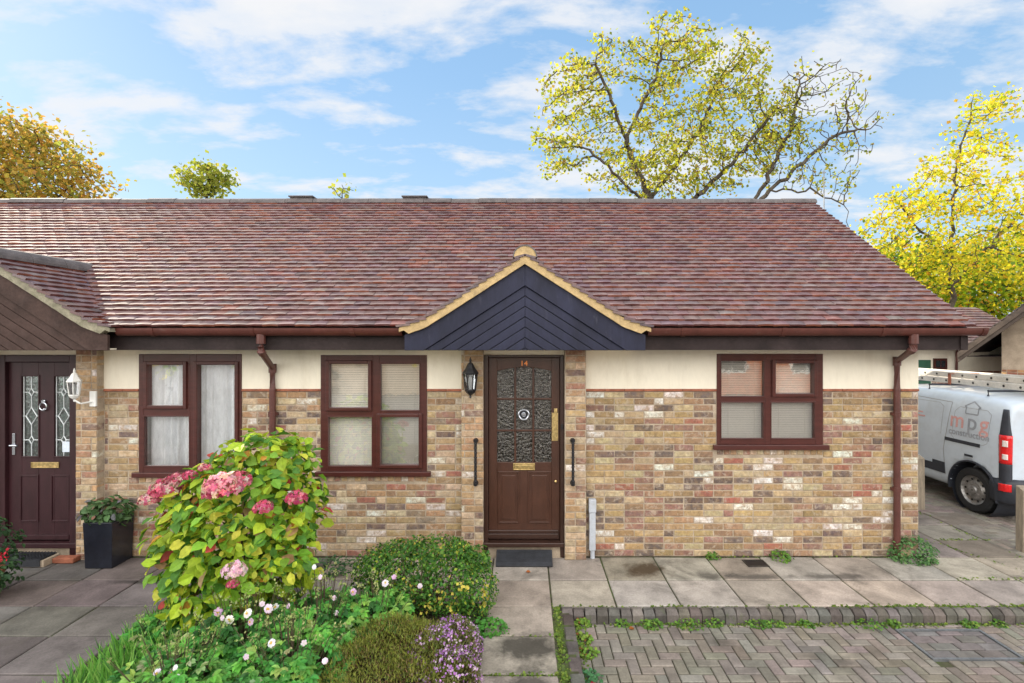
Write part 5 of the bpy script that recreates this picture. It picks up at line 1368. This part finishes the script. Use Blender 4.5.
def rect_grid(y0, y1, z0, z1, ny=6, nz=6):
    pts = [(y0 + (y1 - y0) * i / ny, z0 + (z1 - z0) * j_ / nz) for j_ in range(nz + 1) for i in range(ny + 1)]
    return pts, [(j_ * (ny + 1) + i, j_ * (ny + 1) + i + 1, (j_ + 1) * (ny + 1) + i + 1, (j_ + 1) * (ny + 1) + i) for j_ in range(nz) for i in range(ny)]
# pixel on the van's side plane -> local (y, z)
SX = 6.39
def vs(px, py):
    dist = SX * F / (px - 525.0); return dist - CAM_D - VY, CAM_H - (py - 339) * dist / F
def line(p, q, w=.010):
    d = Vector((q[0] - p[0], q[1] - p[1])); n = max(2, int(d.length / .06)); nrm = Vector((-d.y, d.x)).normalized() * w / 2
    pts = []; 
    for k in range(n + 1):
        c_ = Vector(p) + d * k / n; pts += [tuple(c_ - nrm), tuple(c_ + nrm)]
    return pts, [(2 * k, 2 * k + 2, 2 * k + 3, 2 * k + 1) for k in range(n)]
def polyl(pts, w=.010): return [line(a, b, w) for a, b in zip(pts, pts[1:])]
gaps = polyl([(.98, .42), (1.02, .80), (.98, 1.05), (.92, 1.52)], .011) + polyl([(2.35, .3), (2.35, 1.5)], .011) + polyl([(.92, 1.52), (2.35, 1.56)], .010)
gaps += polyl([(.30, 1.02), (.27, 1.42), (.34, 1.47), (.78, 1.47), (.85, 1.40), (.88, 1.03), (.82, .98), (.36, .98), (.30, 1.02)], .006) + polyl([(1.08, 1.02), (1.06, 1.44), (1.14, 1.49), (1.9, 1.49)], .006)
decal_side(gaps, .002).build('panel_gap', MT['gap'], van, fix=False)
decal_side([rect_grid(.40, 1.0, .94, .99, 10, 2)], .006).build('sliding_rail', MT['van_dark'], van, fix=False)
decal_side([rect_grid(1.72, 1.92, .80, .84, 4, 2), rect_grid(.50, .64, .78, .81, 4, 2)], .012).build('handle', MT['van_dark'], van, fix=False)
dm = decal_side([rect_grid(.98, 1.22, .43, .60, 4, 4), rect_grid(1.22, 2.3, .43, .55, 8, 3)], .010); dm.build('side_moulding', MT['van_dark'], van, fix=False)
# lettering: first letter towards the front of the van
def letter(body_, size, yc, zc_, mat, name='lettering'):
    v, f = text_mesh(body_, size, 0.0, bold=size * .012)
    mb = MB(); mb.add([proj((-2, yc - p[0], zc_ + p[1]), SIDE, .004) for p in v], f); mb.build(name, mat, van, fix=False)
ly, lz = vs(969.5, 424)
letter('m', .33, ly + .23, lz + .02, MT['logo_red']); letter('p', .33, ly - .02, lz + .02, MT['logo_grey']); letter('g', .33, ly - .21, lz + .02, MT['logo_red'])
letter('construction', .13, ly + .03, lz - .155, MT['logo_grey'])
decal_side(polyl([(ly + .10, lz + .14), (ly + .10, lz + .24), (ly + .13, lz + .24), (ly, lz + .32), (ly - .13, lz + .24), (ly - .10, lz + .24), (ly - .10, lz + .14), (ly + .10, lz + .14)], .018), .004).build('house_emblem', MT['logo_grey'], van, fix=False)
decal_side(polyl([(1.85, 1.30), (1.45, 1.30)], .022) + polyl([(1.85, 1.24), (1.40, 1.24)], .022), .004).build('red_script', MT['logo_red'], van, fix=False)
# tail lamps wrapped on the rear corners
def lamp(s, z0, z1, w0, w1, lift, mat, name, shift=.0):
    mb = MB(); d = Vector((-s * 1., .75, 0)).normalized(); side = Vector((.6 * s, 1 * .8, 0)).normalized(); pts = []; nz, nu = 10, 4
    for j_ in range(nz + 1):
        f_ = j_ / nz; w = w0 + (w1 - w0) * f_
        for i in range(nu + 1):
            u = (i / nu - .5) * w + shift; o0 = Vector((s * .84, .06, z0 + (z1 - z0) * f_)) + side * u - d * 1.5
            pts.append(proj(o0, d, lift))
    mb.add(pts, [(j_ * (nu + 1) + i, j_ * (nu + 1) + i + 1, (j_ + 1) * (nu + 1) + i + 1, (j_ + 1) * (nu + 1) + i) for j_ in range(nz) for i in range(nu)])
    o = mb.build(name, mat, van, fix=False, smooth=True); sd_ = o.modifiers.new('t', 'SOLIDIFY'); sd_.thickness = .012; sd_.offset = 0; return o
for s in (-1, 1):
    lamp(s, 1.16, 1.52, .13, .06, .012, MT['van_dark'], 'pillar_trim')
    q = lamp(s, .80, 1.18, .13, .14, .018, MT['red_lamp'], 'tail_lamp')
    lamp(s, 1.03, 1.11, .06, .06, .028, MT['clear_lamp'], 'indicator_lens'); lamp(s, .86, .93, .06, .06, .028, MT['clear_lamp'], 'reverse_lens')
    lamp(s, .44, .54, .13, .13, .060, MT['red_lamp'], 'reflector')
    lamp(s, .54, .81, .13, .13, .014, MT['van_dark'], 'corner_trim')
# bumper
bp = MB(); path = [(-.902, .235), (-.905, .12), (-.86, .0), (-.76, -.06), (0, -.075), (.76, -.06), (.86, .0), (.905, .12), (.902, .235)]
zs_ = [(.26, -.03), (.30, .0), (.50, .0), (.56, -.012), (.60, -.05)]
pts = []
for z, o_ in zs_:
    for (x, y) in path: k_ = 1 + o_ * .9; pts.append((x * k_, y - o_ * .9 if abs(x) < .88 else y, z))
np__ = len(path)
bp.add(pts, [(j_ * np__ + i, j_ * np__ + i + 1, (j_ + 1) * np__ + i + 1, (j_ + 1) * np__ + i) for j_ in range(len(zs_) - 1) for i in range(np__ - 1)])
o = bp.build('bumper', MT['van_dark'], van, fix=False, smooth=True); sd_ = o.modifiers.new('t', 'SOLIDIFY'); sd_.thickness = .03
for ay in AX:
    for s in (-1, 1): MB().lathe([(.01, -s * .12), (.38, -s * .12), (.384, s * .26)], (s * .60, ay, .33), 28, 'x', cap=False).build('wheel_well', MT['van_dark'], van)

for ay in AX:
    for s in (-1, 1):
        arch = MB(); n_ = 22; a_o = [(ay + .402 * math.cos(R(-12) + (math.pi + R(24)) * k / n_), .33 + .402 * math.sin(R(-12) + (math.pi + R(24)) * k / n_)) for k in range(n_ + 1)]
        a_i = [(ay + .383 * math.cos(R(-12) + (math.pi + R(24)) * k / n_), .33 + .383 * math.sin(R(-12) + (math.pi + R(24)) * k / n_)) for k in range(n_ + 1)]
        v = [(s * .905, y, z) for y, z in a_o] + [(s * .908, y, z) for y, z in a_i] + [(s * .86, y, z) for y, z in a_o] + [(s * .86, y, z) for y, z in a_i]; m_ = n_ + 1
        arch.add(v, [(k, k + 1, m_ + k + 1, m_ + k) for k in range(n_)] + [(k, k + 1, 2 * m_ + k + 1, 2 * m_ + k) for k in range(n_)] + [(m_ + k, m_ + k + 1, 3 * m_ + k + 1, 3 * m_ + k) for k in range(n_)])
        arch.build('wheel_arch', MT['van_dark'], van)
        wh_ = MB().lathe([(.20, -s * .10), (.29, -s * .10), (WR, -s * .07), (WR, s * .06), (.29, s * .085), (.215, s * .085), (.205, s * .06)], (s * .80, ay, WR), 32, 'x', cap=False).build('wheel', MT['tyre'], van, smooth=False)
        rim = MB().lathe([(.205, s * .075), (.19, s * .045), (.15, s * .03), (.12, s * .06), (.06, s * .065), (.05, s * .085), (.01, s * .087)], (s * .80, ay, WR), 28, 'x', cap=False)
        for k in range(5): a = k * 2 * math.pi / 5; rim.lathe([(.011, s * .06), (.011, s * .075)], (s * .80, ay + .085 * math.cos(a), WR + .085 * math.sin(a)), 6, 'x')
        rim.build('rim', MT['rim'], wh_)
        hl_ = MB()
        for k in range(10): a = k * 2 * math.pi / 10; hl_.lathe([(.016, s * .044), (.016, s * .049)], (s * .80, ay + .155 * math.cos(a), WR + .155 * math.sin(a)), 8, 'x')
        hl_.build('rim_hole', MT['tyre'], wh_)
# rear doors, cab glass, roof bars
rd_ = MB()
for (p, q) in (((0, -2, .62), (0, -2, 1.6)),):
    for k in range(12):
        z0, z1 = .62 + .9 * k / 12, .62 + .9 * (k + 1) / 12
        rd_.add([proj((x, -2, z), (0, 1, 0), .003) for x, z in ((-.006, z0), (.006, z0), (.006, z1), (-.006, z1))], [(0, 1, 2, 3)])
rd_.build('rear_door_gap', MT['gap'], van, fix=False)
pl_ = MB().add([proj((x, -2, z), (0, 1, 0), .006) for x, z in ((-.1, .80), (.1, .80), (.1, .86), (-.1, .86))], [(0, 1, 2, 3)]); pl_.build('rear_handle', MT['van_dark'], van, fix=False)
ws = MB(); pts = [proj((x, 6, z), (0, -1, 0), .004) for z in (1.16, 1.28, 1.40, 1.50, 1.58) for x in (-.66, -.4, 0, .4, .66)]
ws.add(pts, [(5 * j_ + i, 5 * j_ + i + 1, 5 * j_ + 6 + i, 5 * j_ + 5 + i) for j_ in range(4) for i in range(4)]); ws.build('windscreen', MT['van_glass'], van, fix=False, smooth=True)
for s in (-1, 1):
    mb = MB()
    pts, fs = rect_grid(2.42, 3.0, 1.02, 1.42, 5, 5); mb.add([proj((s * 2, y, z), (-s, 0, 0), .004) for y, z in pts], fs); mb.build('side_window', MT['van_glass'], van, fix=False)
for y in (.45, 1.5, 2.4):
    MB().tube([(-.72, y, 1.66), (-.72, y, 1.735), (.72, y, 1.735), (.72, y, 1.66)], .016, 8).build('roof_bar', MT['van_dark'], van)
# ladder strapped on the roof bars
lx, l0, l1 = 6.86, .30, 4.5
ld_ = thing('extension_ladder', (lx, l0, 1.75), 'weathered aluminium ladder lying on the roof bars of the white van', 'ladder')
for row, (zo, xo) in enumerate(((1.757, 0.0), (1.850, .05))):
    for sd_ in (0, .40):
        MB().box(lx + xo + sd_ - .016, lx + xo + sd_ + .016, l0 + row * .1, l1 - row * .15, zo, zo + .085).build('stile', MT['alu'], ld_, bevel=.006)
    y = l0 + .2
    rg_ = MB(); en = MB()
    while y < l1 - .3:
        rg_.tube([(lx + xo + .016, y, zo + .042), (lx + xo + .384, y, zo + .042)], .015, 8)
        en.lathe([(.018, -.0035), (.018, .0)], (lx + xo - .0162, y, zo + .042), 8, 'x'); y += .25
    rg_.build('rungs', MT['alu'], ld_); en.build('rung_end', MT['iron'], ld_)
for y in (.62, 2.4): MB().box(lx - .03, lx - .018, y, y + .05, 1.74, 1.92).box(lx - .03, lx + .5, y, y + .05, 1.908, 1.918).build('red_strap', MT['band'], ld_)
# posts beside the drive
for (px, pyb, pyt, w_, lb) in ((918.5, 508.5, 455, .055, 'weathered wooden post between house corner and white van'), (1023.5, 551, 486, .05, 'weathered wooden post at the right edge in front of the van')):
    dist = CAM_H * F / (pyb - 339.); Y = dist - CAM_D; X = (px - 525) * dist / F; h_ = CAM_H - (pyt - 339) * dist / F
    q = MB().add([(X - w_, Y - w_, -.05), (X + w_, Y - w_, -.05), (X + w_, Y + w_, -.05), (X - w_, Y + w_, -.05), (X - w_ * .95, Y - w_ * .95, h_ - .04), (X + w_ * .95, Y - w_ * .95, h_ - .04), (X + w_ * .95, Y + w_ * .95, h_), (X - w_ * .95, Y + w_ * .95, h_)],
                 [(0, 3, 2, 1), (4, 5, 6, 7), (0, 1, 5, 4), (1, 2, 6, 5), (2, 3, 7, 6), (3, 0, 4, 7)])
    o = q.build('wooden_post', MT['wood_post'], base=(X, Y, 0), bevel=.008); tag(o, lb, 'post', 'posts along the drive')

# ================================================================== GARAGE BUILDINGS BEYOND THE VAN
pal_rb = [(3, (.30, .13, .08), .2), (2, (.36, .20, .10), .2), (1, (.20, .10, .08), .2)]
def small_house(root, w, d, eave, rise, base_z, gable_mat, name_lbl=None, over=.45, tilepal=pal_tile, wallz=None, brickz=1.6):
    """local frame: gable faces -y; x from 0 to w"""
    bw = MB()
    course(bw, lambda u, dd, z: (u, -dd, z), 0, w, base_z, brickz, [], pal_rb, ncour=int((brickz - base_z) / .075))
    course(bw, lambda u, dd, z: (-dd, u, z), 0, d, base_z, brickz, [], pal_rb, ncour=int((brickz - base_z) / .075))
    bw.build('brick_base', MT['red_brick'], root, fix=False)
    MB().box(0, w, .0, d, base_z, brickz).build('brick_core', MT['mortar'], root)
    g_ = MB().prism([(0, brickz + .002), (w, brickz + .002), (w, eave), (w / 2, eave + rise - .12), (0, eave)], .0, d); g_.build('wall', gable_mat, root)
    sl = rise / (w / 2)
    rf = MB()
    for s in (1, -1):
        x_e = -over if s == 1 else w + over; ze = eave - over * sl + .10
        tiles(rf, (x_e, -.8, ze), (0, 1, 0), (s * (w / 2 + over), 0, rise + over * sl), d + 1.2, math.hypot(w / 2 + over, rise + over * sl), tilepal, gauge=.2, tw=.25)
    rf.build('roof', MT['tile'], root, fix=False)
    dk_ = MB(); dk_.extr([(-over + .03, -.76, eave - over * sl + .075), (w / 2, -.76, eave + rise + .075), (w + over - .03, -.76, eave - over * sl + .075), (w + over - .03, -.76, eave - over * sl + .03), (w / 2, -.76, eave + rise + .03), (-over + .03, -.76, eave - over * sl + .03)], (0, d + 1.15, 0)); dk_.build('roof_deck', MT['underlay'], root)
    return sl
GA = (13.75, 8.95)
gar = thing('garage', (GA[0], GA[1], 0), 'buff gabled garage with dark brown bargeboards beyond the white van', 'garage', local=True, rz=R(-56))
sl = small_house(gar, 6.0, 5.0, 2.72, 2.75, -.13, MT['gable'], over=.75, tilepal=[(1, (.075, .058, .058), .15), (1, (.09, .065, .06), .15)])
bb = MB()
for s in (1, -1):
    x_e = -.78 if s == 1 else 6.78; xm = 3.0; ze = 2.72 - .78 * sl + .07; zm = 2.72 + 2.75 + .07
    for (oy, dz, th) in ((-.83, 0, .17), (-.80, -.17, .12)):
        bb.extr([(x_e, oy, ze + dz), (xm, oy, zm + dz), (xm, oy, zm + dz - th), (x_e, oy, ze + dz - th)], (0, .035, 0))
bb.build('bargeboard', MT['old_board'], gar)
MB().box(-.72, -.005, -.4, 4.9, 1.95, 1.97).build('soffit', MT['fascia'], gar)
LB = thing('low_bungalow', (9.6, 10.6, 0), 'low cream bungalow with green garage door and chimney seen past the house corner', 'bungalow', local=True)
# ridge parallel to the street: build turned by 90 degrees
wz0 = MB().box(0, 6.2, 0, 4.0, -.13, 2.3); wz0.build('wall', MT['render'], LB)
bwm = MB(); course(bwm, front, 0, 6.2, -.13, 1.45, [(2.42, 3.43, -.2, 2.0)], pal_rb, ncour=21); bwm.build('brick_base', MT['red_brick'], LB, fix=False)
MB().box(2.45, 3.4, -.02, .02, -.1, 1.80).build('garage_door', MT['green_door'], LB)
o = MB().box(3.48, 3.92, -.03, .02, 1.50, 1.85).box(3.52, 3.88, -.035, .02, 1.54, 1.81).build('window', MT['frame'], LB)
MB().box(3.55, 3.69, -.04, -.036, 1.57, 1.78).box(3.72, 3.85, -.04, -.036, 1.57, 1.78).build('pane', MT['van_glass'], o)
rf = MB(); tiles(rf, (-.3, -.45, 2.33), (1, 0, 0), (0, 1, .52), 6.9, 2.76, pal_tile, gauge=.2, tw=.25); tiles(rf, (-.3, 4.45, 2.33), (1, 0, 0), (0, -1, .52), 6.9, 2.76, pal_tile, gauge=.3, tw=.4)
rfo = rf.build('roof', MT['tile'], LB, fix=False)
MB().extr([(-.28, -.4, 2.31), (-.28, 2.0, 3.55), (-.28, 4.4, 2.31), (-.28, 4.4, 2.26), (-.28, 2.0, 3.5), (-.28, -.4, 2.26)], (6.8, 0, 0)).build('roof_deck', MT['underlay'], rfo)
ch_ = MB(); course(ch_, lambda u, dd, z: (u, 1.9 - dd, z), 3.45, 3.95, 3.1, 3.95, [], pal_rb, ncour=11); ch_.box(3.46, 3.94, 1.9, 2.3, 3.1, 3.95, tint=(.3, .14, .09)).box(3.42, 3.98, 1.86, 2.34, 3.952, 4.03, tint=(.30, .14, .09)); ch_.build('chimney', MT['red_brick'], rfo, fix=False)
MB().tube([(-.2, -.52, 2.28), (6.5, -.52, 2.28)], .05, 8).build('gutter', MT['gutter'], LB)
MB().tube([(4.15, -.52, 2.25), (4.15, -.12, 2.1), (4.15, -.07, 0)], .035, 8).build('downpipe', MT['pipe'], LB)

# ================================================================== ACROSS THE COURT (seen mirrored in the windows)
OP = thing('brick_house', (7.2, -17.5, 0), 'red brick house with white windows across the court, mirrored in the right window', 'house', local=True)
ow = MB(); course(ow, lambda u, dd, z: (u, dd, z), 0, 11, -.13, 4.6, [], [(3, (.50, .14, .055), .15), (2, (.44, .11, .05), .15), (1, (.54, .19, .08), .15)], ncour=60)
ow.build('wall', MT['red_brick'], OP, fix=False); MB().box(0, 11, -7, 0, -.13, 4.6).build('core', MT['mortar'], OP)
rf = MB(); tiles(rf, (-.4, .5, 4.55), (1, 0, 0), (0, -1, .8), 11.8, 5.1, pal_tile, gauge=.3, tw=.4); tiles(rf, (-.4, -7.5, 4.55), (1, 0, 0), (0, 1, .8), 11.8, 5.1, pal_tile, gauge=.3, tw=.4); rf.build('roof', MT['tile'], OP, fix=False)
for (a, b, c_, d) in ((1.6, 2.9, .9, 2.1), (4.9, 6.2, .9, 2.1), (8.3, 9.6, .9, 2.1), (1.6, 2.9, 3.2, 4.3), (4.9, 6.2, 3.2, 4.3)):
    w_ = MB().box(a, b, .0, .06, c_, d).build('window', MT['white_metal'], OP)
    MB().box(a + .08, (a + b) / 2 - .03, .061, .066, c_ + .08, d - .08).box((a + b) / 2 + .03, b - .08, .061, .066, c_ + .08, d - .08).build('pane', MT['van_glass'], w_)
OQ = thing('cream_house', (-11.5, -18.0, 0), 'cream gabled bungalow across the court, mirrored in the left windows', 'house', local=True)
MB().box(0, 7.0, -6, 0, -.13, 2.4).build('wall', MT['gable'], OQ); rf = MB(); tiles(rf, (-.4, .45, 2.3), (1, 0, 0), (0, -1, .75), 7.8, 4.3, pal_tile, gauge=.3, tw=.4); tiles(rf, (-.4, -6.45, 2.3), (1, 0, 0), (0, 1, .75), 7.8, 4.3, pal_tile, gauge=.3, tw=.4); rf.build('roof', MT['tile'], OQ, fix=False)
for i, (X, Y, hgt_, r_, lb) in enumerate(((-2.2, -16.5, 5.2, 2.3, 'yellow garden tree across the court mirrored in the door glass'), (2.6, -21., 6.5, 3.0, 'tall garden tree across the court between the two houses'), (-14.5, -15., 4.5, 2.2, 'green garden tree across the court at the far left'))):
    tree('garden_tree', (X, Y, -.13), [[(X, Y, -.13), (X + .1, Y, 1.4), (X, Y + .1, hgt_ * .6)]], [((X, Y, hgt_ * .62), (r_, r_, hgt_ * .36))], 160, lb, pal_g if i else pal_y, .26, 9, 71 + i, step=.45, kill=.8, rmin=.02, rmax=.18, spread=.45, group='trees across the court')
